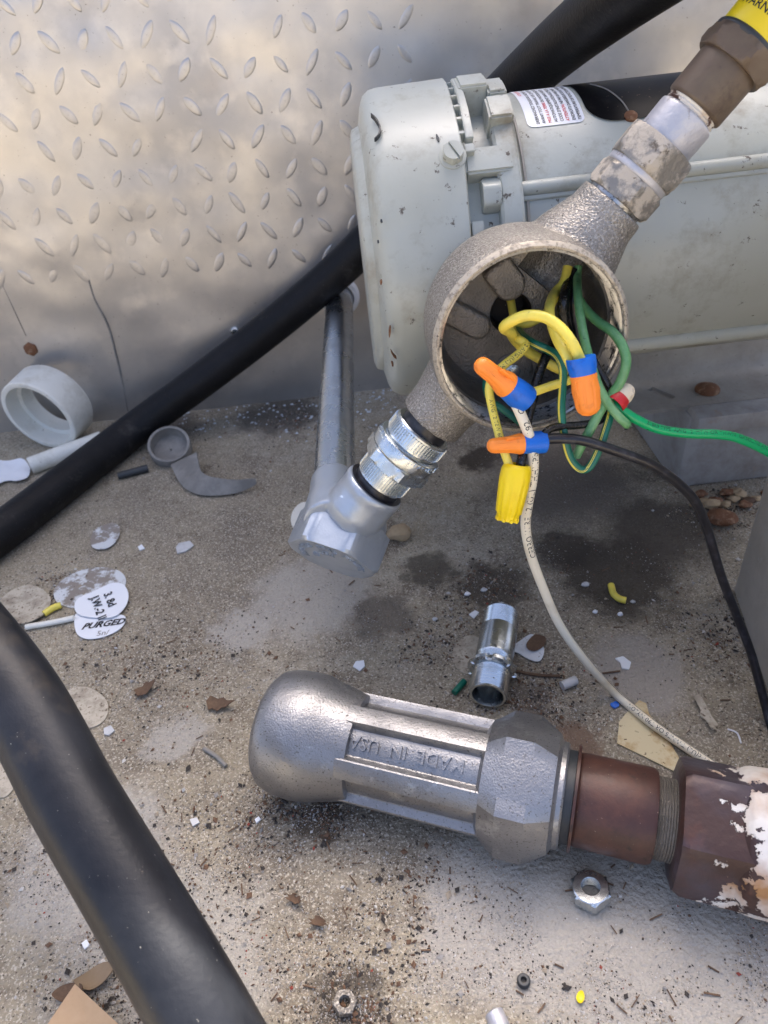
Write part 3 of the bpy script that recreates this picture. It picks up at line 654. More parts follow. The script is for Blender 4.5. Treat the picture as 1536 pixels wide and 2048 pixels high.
def wrapz(s, px, size, th0, r, par):
    t = hA.t(*px); n = (cO-hA.at(t)).normalized(); n = (n-hA.d*n.dot(hA.d)).normalized(); b = hA.d.cross(n)
    fn = lambda v: hA.at(t+v.y)+(n*math.cos(th0+v.x/r)+b*math.sin(th0+v.x/r))*(r+.0001+v.z)
    text_on('stamped_lettering', s, None, X_, Y_, size, mt['zinc'], par, thick=.0003, fn=fn, align='CENTER')
wrapz('CROUSE  HINDS  SYRACUSE  NY', (816, 897), .0042, .1, rs, sr)

# ================================================================== elbow and the conduit through the wall
EC = onY(702, 1020, .352)
colr = onY(752, 972, .341)
capd = imgdir(655, 1090, -.378, .926, .26)
capo = onY(688, 1040, .345); 
pw = onY(682, 612, WY+.0)
pe = onZ(668, 985, .108)
pipe_d = V((pe.x-pw.x, pe.y-pw.y, 0)).normalized(); pz = .108
pw = V((pw.x, WY+.02, pz)); 
el = empty('conduit_elbow', (EC.x, EC.y, EC.z-.03), 'silver painted capped conduit elbow hanging below the zinc union', 'conduit elbow')
du = hA.d
tc_ = hA.t(752, 970); rcl = hA.r(752, 970, 128)
capw = .5*190*depth(capo)/FPX
PE = V((pe.x, pe.y, pz))
toE = (EC-hA.at(tc_))
sol = merge(lathe_geo(hA.at(tc_), -du, [(0, rcl*.97), (.002, rcl*1.02), (.008, rcl*.98), (.020, rcl*1.02), (.028, rcl*.9)], 40),
            lathe_geo(PE-pipe_d*.012, pipe_d, [(0, .0150), (.016, .0156), (.03, .0175), (.045, .018)], 36),
            lathe_geo(EC-capd*.006, capd, [(-.008, rcl*.8), (0, rcl*1.02), (.009, capw*.86), (.0165, capw*.88)], 40))
v, f_ = evalmesh(*sol, [('remesh', .0011), ('smooth', 9)])
mk('body', v, f_, mt['silver'], el)
lathe('collar_bore', hA.at(tc_), -du, [(-.0006, rcl*.93), (-.0007, rcl*.80)], mt['black_wire'], el, seg=40, close=False)
cb = EC + capd*.0095
cR_ = capw
cp = lathe('hex_cap', cb, capd, [(0, cR_*.93), (.0012, cR_*1.01), (.0225, cR_*1.01), (.0245, cR_*.93), (.0248, cR_*.86), (.0242, cR_*.80), (.0242, .0004)], mt['silver'], el, seg=96, rf=hexf(cR_*1.03, R_(14)), ref=imgdir(655, 1090, 1, .4, 0), angle=28)
def ringtext(s, o, n, R, size, start, mat, par, h=.0006):
    a, b = frame(n, imgdir(655, 1090, 1, .4, 0))
    def fn(v):
        th = start+v.x/R; rad = R-size*.35+v.y
        return o+(a*math.cos(-th)+b*math.sin(-th))*rad*1.0+n*v.z
    g, f2 = textgeo(s, size, h, 'LEFT'); mk('cast_lettering', [fn(q) for q in g], f2, mat, par, flat=True)
ringtext('ELECTRIC  SEAL  FITTING', cb+capd*.0243, capd, cR_*.66, .0066, 2.4, mt['silver'], cp)
ringtext('3/4  USA', cb+capd*.0243, capd, cR_*.33, .006, 2.6, mt['silver'], cp)
cpipe = empty('conduit_pipe', V((PE.x, PE.y, pz)), 'galvanised conduit pipe running from the silver elbow back into the wall', 'pipe')
lathe('pipe', PE+pipe_d*.006, -pipe_d, [(0, .01335), ((PE-pw).length+.02, .01335)], mt['zinc_pipe'], cpipe, seg=48)
wh = PE-pipe_d*((PE.y-WY)/pipe_d.y*-1 if False else 0); tw = (WY-PE.y)/(-pipe_d.y)
lathe('wall_locknut', PE-pipe_d*(tw-.0075), -pipe_d, [(0, .0145), (.0006, .0180), (.005, .0200), (.010, .0200)], mt['label'], cpipe, seg=36, close=False)

# ================================================================== seal fitting on the floor
SZ = .0335
sA = Axis(onZ(612, 1470, SZ), onZ(1228, 1614, SZ-.001))
sf = empty('seal_fitting', sA.at(.06)-Z_*SZ, 'cast grey aluminium seal fitting with fluted barrel and raised lettering, lying on the floor', 'pipe fitting')
def T(x, y): return sA.t(x, y)
tb0 = T(541, 1452); tb1 = T(718, 1495); rb_ = sA.r(625, 1478, 250); rbar = sA.r(840, 1530, 218); th0 = T(974, 1555); th1 = T(1116, 1590); rhx = sA.r(1040, 1575, 286); tcol = T(1128, 1596)
rcol = sA.r(1118, 1592, 205)
sa, sb = frame(sA.d)     # sa = up
nv = (cO-sA.at(T(830, 1525))).normalized(); nv = (nv-sA.d*nv.dot(sA.d)).normalized()
phi0 = math.atan2(nv.dot(sb), nv.dot(sa))    # angle of the side facing the viewer
def flute(th, t, r):
    k = ((th-phi0+R_(4)) % (PI/3))/(PI/3); k = abs(k-.5)*2      # 0 on a rib, 1 in the middle of a recess
    s = min(max((k-.34)/.14, 0), 1); s = s*s*(3-2*s)
    # ribs are flat-topped
    return r*(1-.17*s)
lathe('bulb', sA.o, sA.d, [(tb0, .004), (tb0+.0005, rb_*.72), (tb0+.0018, rb_*.83), (tb0+.005, rb_*.925), (tb0+.011, rb_*.98), (tb0+.020, rb_), (tb0+.029, rb_*.99), (tb0+.034, rb_*.94), (tb1+.001, rb_*.80), (tb1+.0015, rb_*.6)], mt['alu'], sf, seg=96, angle=60)
lathe('barrel', sA.o, sA.d, [(tb1-.012, rbar), (th0+.006, rbar*1.0)], mt['alu'], sf, seg=288, rf=flute, angle=25)
lathe('hex_boss', sA.o, sA.d, [(th0-.002, rhx*.70), (th0, rhx*.80), (th0+.009, rhx*1.02), (th1-.013, rhx*1.02), (th1-.002, rhx*.80), (th1, rhx*.70)], mt['alu'], sf, seg=144, rf=hexf(rhx, phi0-R_(4)+PI/6), angle=22)
lathe('collar', sA.o, sA.d, [(th1-.01, rcol), (tcol-.001, rcol), (tcol, rcol-.001), (tcol, rcol*.5)], mt['alu'], sf, seg=64)
rt = rbar*(1-.17)
tm = T(826, 1530)
ctr = phi0-R_(4)+0.
def fnm(v):
    a = ctr+(v.y-.0034)/rt*1.0
    return sA.at(tm-v.x)+(sa*math.cos(a)+sb*math.sin(a))*(rt+v.z)
g, f2 = textgeo('MADE  IN  USA', .0090, .0013, 'CENTER', 0, .00010); sgn = 1
mid_test = [fnm(q) for q in g]
# letters must stand with their heads away from the lens' upper edge, as in the photo
p_lo = fnm(V((0, 0, 0))); p_hi = fnm(V((0, .01, 0)))
if pix(p_hi)[1] < pix(p_lo)[1]:
    def fnm(v):
        a = ctr-(v.y-.0034)/rt
        return sA.at(tm-v.x)+(sa*math.cos(a)+sb*math.sin(a))*(rt+v.z)
mk('raised_lettering', [fnm(q) for q in g], f2, mt['alu'], sf, flat=True)
# brown nipple, rusty hex and painted valve end
rp_ = empty('rusty_nipple', sA.at(T(1228, 1618))-Z_*SZ, 'rust brown pipe nipple screwed into the aluminium seal fitting', 'pipe')
rn_ = sA.r(1230, 1616, 183)
lathe('dark_end', sA.o, sA.d, [(tcol-.002, rn_*1.0), (tcol+.004, rn_*1.0)], mt['slate'], rp_, seg=48)
lathe('thin_washer', sA.o, sA.d, [(tcol+.0042, rn_*.9), (tcol+.0042, rn_*1.14), (tcol+.0056, rn_*1.14), (tcol+.0056, rn_*.9)], mt['rustpipe'], rp_, seg=48)
tn1 = T(1306, 1634); th2 = T(1345, 1645); th3 = T(1478, 1676)
lathe('pipe', sA.o, sA.d, [(tcol+.0056, rn_*.97), (tcol+.007, rn_), (tn1-.002, rn_), (tn1, rn_*.96), (tn1+.0001, rn_*.80)], mt['rustpipe'], rp_, seg=64, angle=50)
pr = [(tn1-.001, rn_*.86)]
k = 0
while pr[-1][0] < th2+.002:
    pr.append((tn1+.0006*k, rn_*(.86 if k % 2 else .835))); k += 1
lathe('thread', sA.o, sA.d, pr, mt['cast_shade'], rp_, seg=48)
rhz = sA.r(1400, 1660, 272)
rh = empty('rusty_valve', sA.at(th3)-Z_*SZ, 'rusty hex union and valve end with flaking white paint on the floor', 'valve')
def paint_mask(m, d, k, thr):     # white paint still holds towards the valve end, broken off in flakes
    nt = m.node_tree; N = nt.nodes; L = nt.links; b = N['Principled BSDF']; cur = b.inputs['Base Color'].links[0].from_socket
    tc = N.new('ShaderNodeTexCoord'); dt = N.new('ShaderNodeVectorMath'); dt.operation = 'DOT_PRODUCT'; L.new(tc.outputs['Object'], dt.inputs[0]); dt.inputs[1].default_value = d*k
    nz = N.new('ShaderNodeTexNoise'); nz.inputs['Scale'].default_value = 75; nz.inputs['Detail'].default_value = 5; nz.inputs['Roughness'].default_value = .62; L.new(tc.outputs['Object'], nz.inputs['Vector'])
    ad = N.new('ShaderNodeMath'); ad.operation = 'ADD'; L.new(dt.outputs['Value'], ad.inputs[0]); L.new(nz.outputs[0], ad.inputs[1])
    mr = N.new('ShaderNodeMapRange'); mr.inputs[1].default_value = thr; mr.inputs[2].default_value = thr+.015; L.new(ad.outputs[0], mr.inputs[0])
    n2 = N.new('ShaderNodeTexNoise'); n2.inputs['Scale'].default_value = 45; n2.inputs['Detail'].default_value = 5; L.new(tc.outputs['Object'], n2.inputs['Vector'])
    cr = N.new('ShaderNodeValToRGB'); cr.color_ramp.elements[0].position = .42; cr.color_ramp.elements[0].color = (.70, .66, .60, 1); cr.color_ramp.elements[1].position = .66; cr.color_ramp.elements[1].color = (.36, .18, .07, 1); L.new(n2.outputs[0], cr.inputs[0])
    mx = N.new('ShaderNodeMix'); mx.data_type = 'RGBA'; L.new(mr.outputs[0], mx.inputs[0]); L.new(cur, mx.inputs[6]); L.new(cr.outputs[0], mx.inputs[7]); L.new(mx.outputs[2], b.inputs['Base Color'])
    mm = N.new('ShaderNodeMath'); mm.operation = 'MULTIPLY_ADD'; mm.inputs[1].default_value = -.3; mm.inputs[2].default_value = .3; L.new(mr.outputs[0], mm.inputs[0]); L.new(mm.outputs[0], b.inputs['Metallic'])
    bp = N.new('ShaderNodeBump'); bp.inputs['Distance'].default_value = .0006; L.new(mr.outputs[0], bp.inputs['Height'])
    old = b.inputs['Normal'].links[0].from_socket; L.new(old, bp.inputs['Normal']); L.new(bp.outputs[0], b.inputs['Normal'])
paint_mask(mt['rusthex'], sA.d, 11., .47)
lathe('rusty_hex', sA.o, sA.d, [(th2, rhz*.80), (th2+.0012, rhz*.93), (th2+.004, rhz*1.02), (th3, rhz*1.02), (th3+.004, rhz*.95)], mt['rusthex'], rh, seg=96, rf=hexf(rhz, phi0+R_(18)), angle=25)
vb = V(sA.at(th3+.030)); 
sol = merge(lathe_geo(sA.at(th3-.012), sA.d, [(0, rhz*.62), (.012, rhz*.99), (.022, rhz*1.02), (.038, rhz*1.0), (.06, rhz*.85), (.08, rhz*.7)], 40),
            lathe_geo(vb+V((.010, -.012, 0)), V((.05, -.82, -.42)).normalized(), [(0, .018), (.02, .0135), (.032, .0125), (.05, .0135)], 30))
v, f_ = evalmesh(*sol, [('remesh', .0012), ('smooth', 6)])
v2 = []
for p in v:
    n3 = noise.noise(p*110)+.5*noise.noise(p*260); q = p + V((n3, n3, n3))*.0004; q.z = max(q.z, .0004); v2.append(q)
mk('painted_body', v2, f_, mt['rusthex'], rh, angle=60)
# ================================================================== wires
def C2(x, y): return 820+x/3.2, 430+y/3.2
def W(name, label, pts, r, mat, c2=True, sub=8, cat='wire', seg=14, group=None):
    P = []
    for q in pts:
        if isinstance(q, Vector): P.append(q); continue
        x, y = C2(q[0], q[1]) if c2 else (q[0], q[1]); P.append(onY(x, y, q[2]))
    return tube(name, P, r, mt[mat] if isinstance(mat, str) else mat, label=label, cat=cat, sub=sub, seg=seg, group=group)
Yb = J0.y-.024   # just in front of the back plate
F_ = .300        # just outside the mouth
W('yellow_wire', 'yellow wire from the upper hub straight into the upright orange and blue connector', [(1010, 330, Yb), (985, 432, Yb-.004), (925, 500, Yb-.008), (893, 590, .318), (905, 690, .308), (945, 800, .297), (1000, 895, .288), (1050, 1000, .285)], .0024, 'yellow')
W('yellow_wire', 'thick yellow wire looping over the dark hole into the upright connector', [(1120, 1010, .284), (1085, 920, .284), (1035, 815, .286), (955, 715, .292), (860, 655, .297), (740, 645, .300), (640, 685, .303), (600, 722, .307), (640, 750, .314), (672, 800, .320), (740, 865, .322), (830, 920, .322), (930, 975, .320), (1010, 1010, .318)], .0025, 'yellow')
o, Pyl = W('yellow_wire', 'yellow wire hanging out of the box mouth into the yellow connector', [(640, 520, J0.y-.012), (652, 590, J0.y-.018), (662, 660, Yb), (655, 735, Yb-.003), (690, 790, .318), (738, 830, .312), (700, 885, .308), (610, 955, .304), (535, 1025, .302), (507, 1110, .300), (520, 1210, .296), (552, 1340, .290), (585, 1460, .284), (630, 1590, .279), (660, 1660, .277)], .0021, 'yellow')
W('yellow_wire', 'short yellow wire between the tilted and the upright connectors', [(720, 1150, .290), (800, 1130, .292), (900, 1095, .296), (1010, 1062, .300), (1080, 1040, .304)], .0021, 'yellow')
W('yellow_wire', 'yellow wire tucked behind the others beside the upper hub', [(1000, 400, Yb), (940, 500, Yb-.003), (890, 600, Yb-.004), (850, 645, Yb-.006), (770, 690, Yb-.005), (700, 697, Yb-.001), (650, 690, J0.y-.015)], .0022, 'yellow')
gt, Pt = W('green_wire', 'dark teal green wire with a stripe hanging in a long loop below the box', [(650, 690, J0.y-.014), (690, 740, Yb-.003), (780, 815, .318), (880, 862, .313), (945, 905, .306), (978, 980, .300), (975, 1100, .297), (968, 1250, .292), (985, 1400, .287), (1025, 1550, .283), (1090, 1625, .281), (1150, 1610, .281), (1210, 1500, .284), (1255, 1370, .288), (1285, 1270, .292), (1300, 1180, .300)], .0020, 'teal')
W('green_wire', 'pale green wire running from the upper hub past the upright connector', [(1075, 330, Yb), (1070, 400, Yb-.004), (1075, 520, .325), (1095, 680, .312), (1125, 830, .302), (1160, 960, .298), (1210, 1100, .294), (1275, 1215, .289), (1335, 1290, .285), (1380, 1332, .284), (1388, 1342, .288)], .0021, 'green')
W('green_wire', 'green wire hugging the right side of the box mouth down to its cut end', [(1080, 540, .330), (1120, 600, .326), (1200, 680, .318), (1300, 752, .308), (1365, 850, .300), (1383, 950, .296), (1350, 1060, .294), (1290, 1150, .293), (1225, 1240, .291), (1150, 1380, .288), (1100, 1470, .287), (1062, 1545, .287)], .0023, 'green')
W('green_wire', 'dark green wire behind the tilted connector at the bottom of the box', [(492, 1040, .315), (488, 1110, .312), (520, 1190, .308), (590, 1240, .305), (690, 1315, .302), (760, 1370, .302)], .0018, 'teal')
W('black_wire', 'black sleeved wire leaving the upper hub behind the yellow wires', [(1050, 350, Yb), (1015, 430, Yb-.004), (985, 540, .328), (980, 640, .326), (1000, 730, .326), (1040, 820, .328)], .0028, 'shrink', seg=12)
W('black_wire', 'thin black wire beside the pale green wire inside the box', [(1060, 360, Yb+.001), (1045, 520, .333), (1050, 640, .331), (1080, 790, .328), (1100, 880, .328)], .0019, 'black_wire')
W('black_wire', 'wrinkled black sleeved wire crossing the box mouth down to the yellow connector', [(925, 800, Yb-.004), (895, 860, .320), (850, 950, .311), (815, 1050, .306), (800, 1120, .303), (780, 1200, .298), (755, 1300, .294), (738, 1400, .289), (725, 1500, .284), (712, 1580, .280), (700, 1660, .278)], .0024, 'shrink', seg=12)
W('black_wire', 'black wire curling from the right of the box into the horizontal connector', [(1175, 930, .306), (1215, 1010, .301), (1262, 1080, .298), (1290, 1170, .296), (1270, 1270, .294), (1190, 1325, .292), (1080, 1345, .290), (980, 1352, .288), (900, 1368, .286), (850, 1410, .284), (800, 1440, .283)], .0019, 'shrink', seg=12)
kc, Pk = W('black_cable', 'glossy black cable from the horizontal connector past the concrete post', [(1070, 884, .283), (1090, 879, .2825), (1120, 877, .282), (1165, 881, .281), (1226, 900, .280), (1300, 928, .280), (1352, 963, .281), (1390, 1003, .281), (1415, 1060, .281), (1442, 1150, .277), (1475, 1235, .270), (1500, 1300, .262), (1520, 1370, .25), (1540, 1445, .235), (1570, 1540, .21), (1600, 1640, .185)], .0025, 'black_wire', c2=False, cat='cable')
gc_, Pg = W('green_cable', 'bright green grounding cable with black print leading right from the red connector', [(1210, 800, .294), (1232, 812, .291), (1273, 839, .288), (1317, 858, .287), (1376, 867, .286), (1434, 869, .285), (1478, 877, .284), (1540, 906, .282), (1620, 960, .28), (1700, 1050, .275)], .0023, 'bright_green', c2=False, cat='cable')
wc, Pw = W('white_cable', 'cream white cable with black lettering hanging from the box to the floor', [(1020, 785, .290), (1036, 817, .287), (1051, 852, .284), (1062, 885, .282), (1067, 920, .280), (1064, 962, .279), (1056, 1005, .278), (1051, 1050, .278), (1060, 1103, .278), (1085, 1172, .277), (1120, 1250, .274), (1170, 1320, .270), onZ(1232, 1388, .0045), onZ(1302, 1446, .0042), onZ(1380, 1500, .0042), onZ(1450, 1546, .0042), onZ(1505, 1580, .0042), onZ(1580, 1625, .0045)], .0026, 'cream', c2=False, cat='cable')
def arc(P, x, y):
    s = 0; best = (1e9, 0)
    for i in range(len(P)):
        if i: s += (P[i]-P[i-1]).length
        a, b = pix(P[i]); d = (a-x)**2+(b-y)**2
        if d < best[0]: best = (d, s)
    return best[1]
side1 = V((.15, -.8, .6)).normalized()
print_on_tube('printed_lettering', 'CERRO WIRE 12 (UL) THHN', Pw, arc(Pw, 1072, 1105), .0048, side1, .0026, mt['print'], wc, flip=-1)
print_on_tube('printed_lettering', 'Pb-mm 192   CERRO', Pw, arc(Pw, 1062, 920), .0044, side1, .0026, mt['print'], wc, flip=-1)
side2 = V((-.25, -.55, .8)).normalized()
print_on_tube('printed_lettering', 'GR2 VW-1 600V c(UL) TWN75 OR T90 NYLON', Pw, arc(Pw, 1500, 1578), .0036, side2, .0026, mt['print'], wc, flip=-1)
# the dark stripe along the cable, a fine proud line of ink
def stripe(P, s0, s1, side, r, w_, mat, par, name='printed_stripe'):
    T_, A, B = tube_frames(P); s = 0; pts = []
    for i in range(len(P)):
        if i: s += (P[i]-P[i-1]).length
        if s0 <= s <= s1:
            n = (side - T_[i]*side.dot(T_[i])).normalized(); u = n.cross(T_[i])
            pts.append([P[i]+(n*math.cos(a)+u*math.sin(a))*(r+.00005) for a in (-w_, w_)])
    vs = [p for q in pts for p in q]; fs = [(2*i, 2*i+1, 2*i+3, 2*i+2) for i in range(len(pts)-1)]
    mk(name, vs, fs, mat, par, flat=True)
stripe(Pw, arc(Pw, 1056, 1060), arc(Pw, 1500, 1575), V((.62, -.2, .75)).normalized(), .0026, .09, mt['print'], wc)
print_on_tube('printed_lettering', 'E10A9 TYPE  AWG 12  MTW OR THWN  GASOLINE AND OIL RESISTANT', Pg, arc(Pg, 1290, 850), .0026, V((0, -.55, .83)), .0023, mt['print'], gc_, flip=1)
print_on_tube('printed_lettering', '12 AWG (UL) MTW', Pyl, arc(Pyl, *C2(745, 830)), .0026, V((0, -.8, .5)), .0021, mt['print'], o, flip=1)
print_on_tube('printed_lettering', 'AWG 12 TEW 600V', Pyl, arc(Pyl, *C2(515, 1180)), .0026, V((0, -.8, .5)), .0021, mt['print'], o, flip=1)

stripe(Pt, .0, 1., V((-.75, -.62, .2)).normalized(), .0020, .28, mt['yellow'], gt, 'yellow_stripe')
# ---- twist-on connectors
def nut_twist(name, label, open_px, tip_px, Y0, Y1, dskirt, dtip, m1, m2, split=.42, flutes=0, group=None):
    a = onY(*open_px, Y0); b = onY(*tip_px, Y1); d = (b-a); L = d.length; d.normalize()
    rs = dskirt*.5*depth(a)/FPX; rt = dtip*.5*depth(b)/FPX; e = empty(name, (a+b)/2, label, 'wire connector', group)
    sp = L*split
    if m1 is not None:
        lathe('skirt', a, d, [(sp*.2, rs*.5), (0, rs*.86), (-.0002, rs*.97), (.0006, rs), (sp*.5, rs*.98), (sp, rs*.86)], mt[m1], e, seg=40, close=False)
        fl = lambda th, t, r: r*(1+.035*max(0, math.cos(2*th))**6)
        fl = lambda th, t, r: r*(1-.05*(1 if math.cos(9*th) > .55 else 0)*(1 if sp+.0018 < t < L-rt*.6 else 0))
        vs, fs = lathe_geo(a, d, [(sp-.0008, rs*.6), (sp-.0008, rs*.89), (sp+.0006, rs*.91), (sp+.0016, rs*.88), (sp+(L-sp)*.35, rt*1.10), (sp+(L-sp)*.55, rt*1.03), (L-rt*.9, rt), (L-rt*.45, rt*.88), (L-rt*.15, rt*.6), (L, rt*.12)], 108, fl)
        mk('cap', vs, fs, mt[m2], e)
        n = (cO-(a+b)/2).normalized(); n = (n-d*n.dot(d)).normalized(); u = d.cross(n)
        for s_ in (.9, -2.2):
            w_ = (u*math.cos(s_)+n*math.sin(s_)); q0 = a+d*(sp+.001); q1 = a+d*(sp+(L-sp)*.5)
            g = boxgeo(q0.lerp(q1, .5)+w_*(rs*.80), d, w_, d.cross(w_), (q1-q0).length, rs*.34, .0011, .0003); mk('wing', g[0], g[1], mt[m2], e)
    else:
        def rf(th, t, r): return r*(1-.07*(.5+.5*math.cos(flutes*th))*min(max((t-L*.25)/(L*.15), 0), 1))
        lathe('cap', a, d, [(L*.06, rs*.55), (0, rs*.74), (.0003, rs*.84), (L*.10, rs*.97), (L*.25, rs*1.0), (L*.4, rs*.98), (L*.86, rt*1.04), (L*.88, rt*.92), (L, rt*.88), (L, .0006)], mt[m2], e, seg=flutes*8, rf=rf, close=False, angle=50)
        for k in range(9):
            th = 2*PI*k/9; n, u = frame(d); w_ = n*math.cos(th)+u*math.sin(th)
            g = boxgeo(a+d*(L*.985)+w_*rt*.80, d, w_, d.cross(w_), L*.06, rt*.3, rt*.22, .0002); mk('end_tooth', g[0], g[1], mt[m2], e)
    return e
nut_twist('wire_connector', 'upright orange and blue twist connector joining two yellow wires', C2(1092, 912), C2(1150, 1285), .284, .274, 59, 50, 'blue', 'orange', .32)
nut_twist('wire_connector', 'tilted orange and blue twist connector at the head of the white cable', C2(738, 1182), C2(428, 938), .290, .288, 58, 37, 'blue', 'orange', .40)
nut_twist('wire_connector', 'horizontal orange and blue twist connector below the box mouth on the black cable', C2(858, 1452), C2(494, 1480), .284, .280, 46, 31, 'blue', 'orange', .42)
nut_twist('wire_connector', 'yellow fluted twist connector dangling below the box', (1035, 928), (1014, 1040), .279, .268, 62, 50, None, 'yplast', flutes=12)
nut_twist('wire_connector', 'red and tan twist connector on the bright green cable', (1229, 808), (1263, 772), .291, .296, 44, 34, 'red', 'tan', .45)

# ================================================================== loose hardware
# threaded nipple with locknut
nA = Axis(onZ(1003, 1232, .0105), onZ(976, 1388, .0105))
nr = nA.r(990, 1300, 74)
for_z = nr+.0006; nA = Axis(onZ(1003, 1232, for_z+.001), onZ(976, 1388, for_z+.001))
ni = empty('steel_nipple', V((nA.at(.02).x, nA.at(.02).y, 0)), 'short zinc steel nipple with threaded ends lying below the hanging white cable', 'pipe nipple')
t0 = nA.t(1003, 1228); t1 = nA.t(975, 1392); tl = nA.t(983, 1342); tth = nA.t(998, 1262); tt2 = nA.t(988, 1318)
pr = [(t0, nr*.78), (t0, nr*.90)]
t = t0+.0006; k = 0
while t < tth: pr.append((t, nr*(.99 if k % 2 else .90))); t += .0012; k += 1
pr += [(tth+.0005, nr), (tt2, nr)]
t = tt2+.0005
while t < t1-.0006: pr.append((t, nr*(.99 if k % 2 else .90))); t += .0012; k += 1
pr += [(t1, nr*.90), (t1, nr*.80), (t1-.002, nr*.76), (t0, nr*.76)]
lathe('threaded_tube', nA.o, nA.d, pr, mt['zinc'], ni, seg=48, close=False, angle=35)
def lockf(th, t, r): return r*(1-.10*(1 if (th*8/(2*PI)) % 1 < .28 else 0))
lathe('locknut', nA.o, nA.d, [(tl-.0018, nr*.95), (tl-.0018, nr*1.22), (tl-.001, nr*1.30), (tl+.0012, nr*1.28), (tl+.0022, nr*1.15), (tl+.0022, nr*.95)], mt['zinc'], ni, seg=96, rf=lambda th, t, r: lockf(th, t, r) if r > nr*1.1 else r, angle=30)
# hex nut
def hexnut(name, label, px, py, R, h, tilt=0., rot=.2, mat_='zinc'):
    p = onZ(px, py, h*.5); ax = (Z_+V((math.cos(rot*5), math.sin(rot*5), 0))*tilt).normalized(); o_ = p-ax*h/2
    o_.z = max(o_.z, .0)
    ri = R*.50
    pr = [(0, R*.86), (h*.12, R*1.02), (h*.86, R*1.02), (h*.96, R*.88), (h, R*.82)]; pr = [(0, ri*1.1)]+pr+[(h, ri*1.12)]; t = h; k = 0
    while t > 0: pr.append((t, ri*(1.05 if k % 2 else .93))); t -= h/9; k += 1
    pr.append((0, ri*1.1))
    return lathe(name, V((o_.x, o_.y, .0002+R*tilt*.8)), ax, pr, mt[mat_], seg=48, rf=hexf(R, 0), ref=V((math.cos(rot), math.sin(rot), .1)), close=False, label=label, cat='nut', flat=True)
hexnut('hex_nut', 'shiny zinc hex nut lying flat beside the rust brown nipple', 1181, 1783, .0098, .0078, .10, .45)
hexnut('broken_nut', 'small dirty silver nut half full of grit near the black hose', 690, 2008, .0056, .0035, .22, .1, 'cast')

# pvc ring against the wall
ra_ = V((-.34, -.90, -.10)).normalized(); rc_ = V(onZ(76, 834, .040)); R1 = .0405
lathe('plastic_ring', rc_, -ra_, [(0, R1*.86), (-.0006, R1*.92), (.0, R1*.98), (.001, R1), (.030, R1*1.02), (.034, R1*.97), (.034, R1*.74), (.018, R1*.74), (.017, R1*.84), (.0, R1*.86)], mt['pvc'], seg=72, close=False, label='off white plastic ring leaning against the metal wall', cat='ring', angle=35)
a = onZ(60, 932, .0085); b = onZ(146, 900, .0085); d = (b-a).normalized(); L_ = (b-a).length+.03
lathe('plastic_tube', a, d, [(.010, .0062), (0, .0064), (0, .0080), (.0006, .0085), (L_, .0085), (L_, .0062)], mt['pvc'], seg=36, close=False, label='short cream plastic tube tucked under the black hose', cat='tube')
flat_piece('crumpled_tag', [(-20, 930), (20, 928), (48, 925), (62, 940), (58, 958), (42, 968), (15, 966), (-20, 980)], mt['label'], 'crumpled white paper tag beside the cream plastic tube', 'paper tag', curl=.004, thick=.0004)
# grey strap cap
gc = onZ(344, 905, .004); g0 = empty('strap_cap', V((gc.x, gc.y, 0)), 'dusty grey rubber cap with a curled strap on the floor', 'cap'); gr_ = .0205
gax = (Z_*.86+V((.12, -.48, 0))).normalized()
lathe('cup', V((gc.x, gc.y, .0065)), gax, [(-.001, .001), (-.001, gr_*.9), (.001, gr_), (.0125, gr_*1.0), (.0135, gr_*.97), (.0132, gr_*.86), (.010, gr_*.84), (.003, gr_*.82), (.0012, gr_*.78), (.0012, .001)], mt['grey_plastic'], g0, seg=48, close=False)
sp = [onZ(368, 918, .010), onZ(378, 945, .008), onZ(392, 968, .005), onZ(415, 980, .004), onZ(450, 978, .006), onZ(485, 970, .008), onZ(512, 962, .010)]
P = catmull(sp, 6); vs = []; fs = []
for i, p in enumerate(P):
    k = i/(len(P)-1); w_ = .0115*(1-k)**.75+.0022; tw_ = R_(12+66*min(k*1.1, 1)); T_ = (P[min(i+1, len(P)-1)]-P[max(i-1, 0)]).normalized()
    s_ = V((-T_.y, T_.x, 0)).normalized(); if_ = s_*math.cos(tw_)+Z_*math.sin(tw_); n_ = T_.cross(if_).normalized()
    c_ = p.copy(); c_.z = max(c_.z, .0022+abs(if_.z)*w_)
    for a_, b_ in ((-1, -1), (1, -1), (1, 1), (-1, 1)): vs.append(c_+if_*w_*a_+n_*.0009*b_)
for i in range(len(P)-1):
    for k in range(4): fs.append((4*i+k, 4*i+(k+1) % 4, 4*i+4+(k+1) % 4, 4*i+4+k))
fs += [(3, 2, 1, 0), tuple(range(len(vs)-4, len(vs)))]
mk('strap', vs, fs, mt['grey_plastic'], g0, angle=50)
def rod(name, a, b, r, mat, label, cat, group=None, bend=None, r2=None):
    z = r+.0004; pts = [onZ(*a, z)]
    for q in (bend or []): pts.append(onZ(*q, z))
    pts.append(onZ(*b, z)); return tube(name, pts, [r]*1 if r2 is None else r, mt[mat], label=label, cat=cat, group=group, seg=10, sub=6)[0]
rod('rubber_stick', (236, 952), (296, 936), .0036, 'slate', 'short dark rubber stick beside the grey strap cap', 'stick')
rod('wire_offcut', (88, 1228), (122, 1210), .0026, 'yellow', 'yellow wire offcut lying beside the white stickers', 'wire scrap', bend=[(104, 1217)])
rod('wire_offcut', (1222, 1170), (1252, 1201), .0024, 'yellow', 'curved yellow wire offcut on the dark oil stain', 'wire scrap', bend=[(1227, 1187), (1238, 1197)])
rod('wire_offcut', (908, 1386), (929, 1362), .0021, 'teal', 'short green wire offcut beside the zinc nipple', 'wire scrap')
rod('tube_offcut', (1124, 1372), (1152, 1360), .0030, 'clear', 'milky plastic tube offcut near the hanging white cable', 'tube scrap')
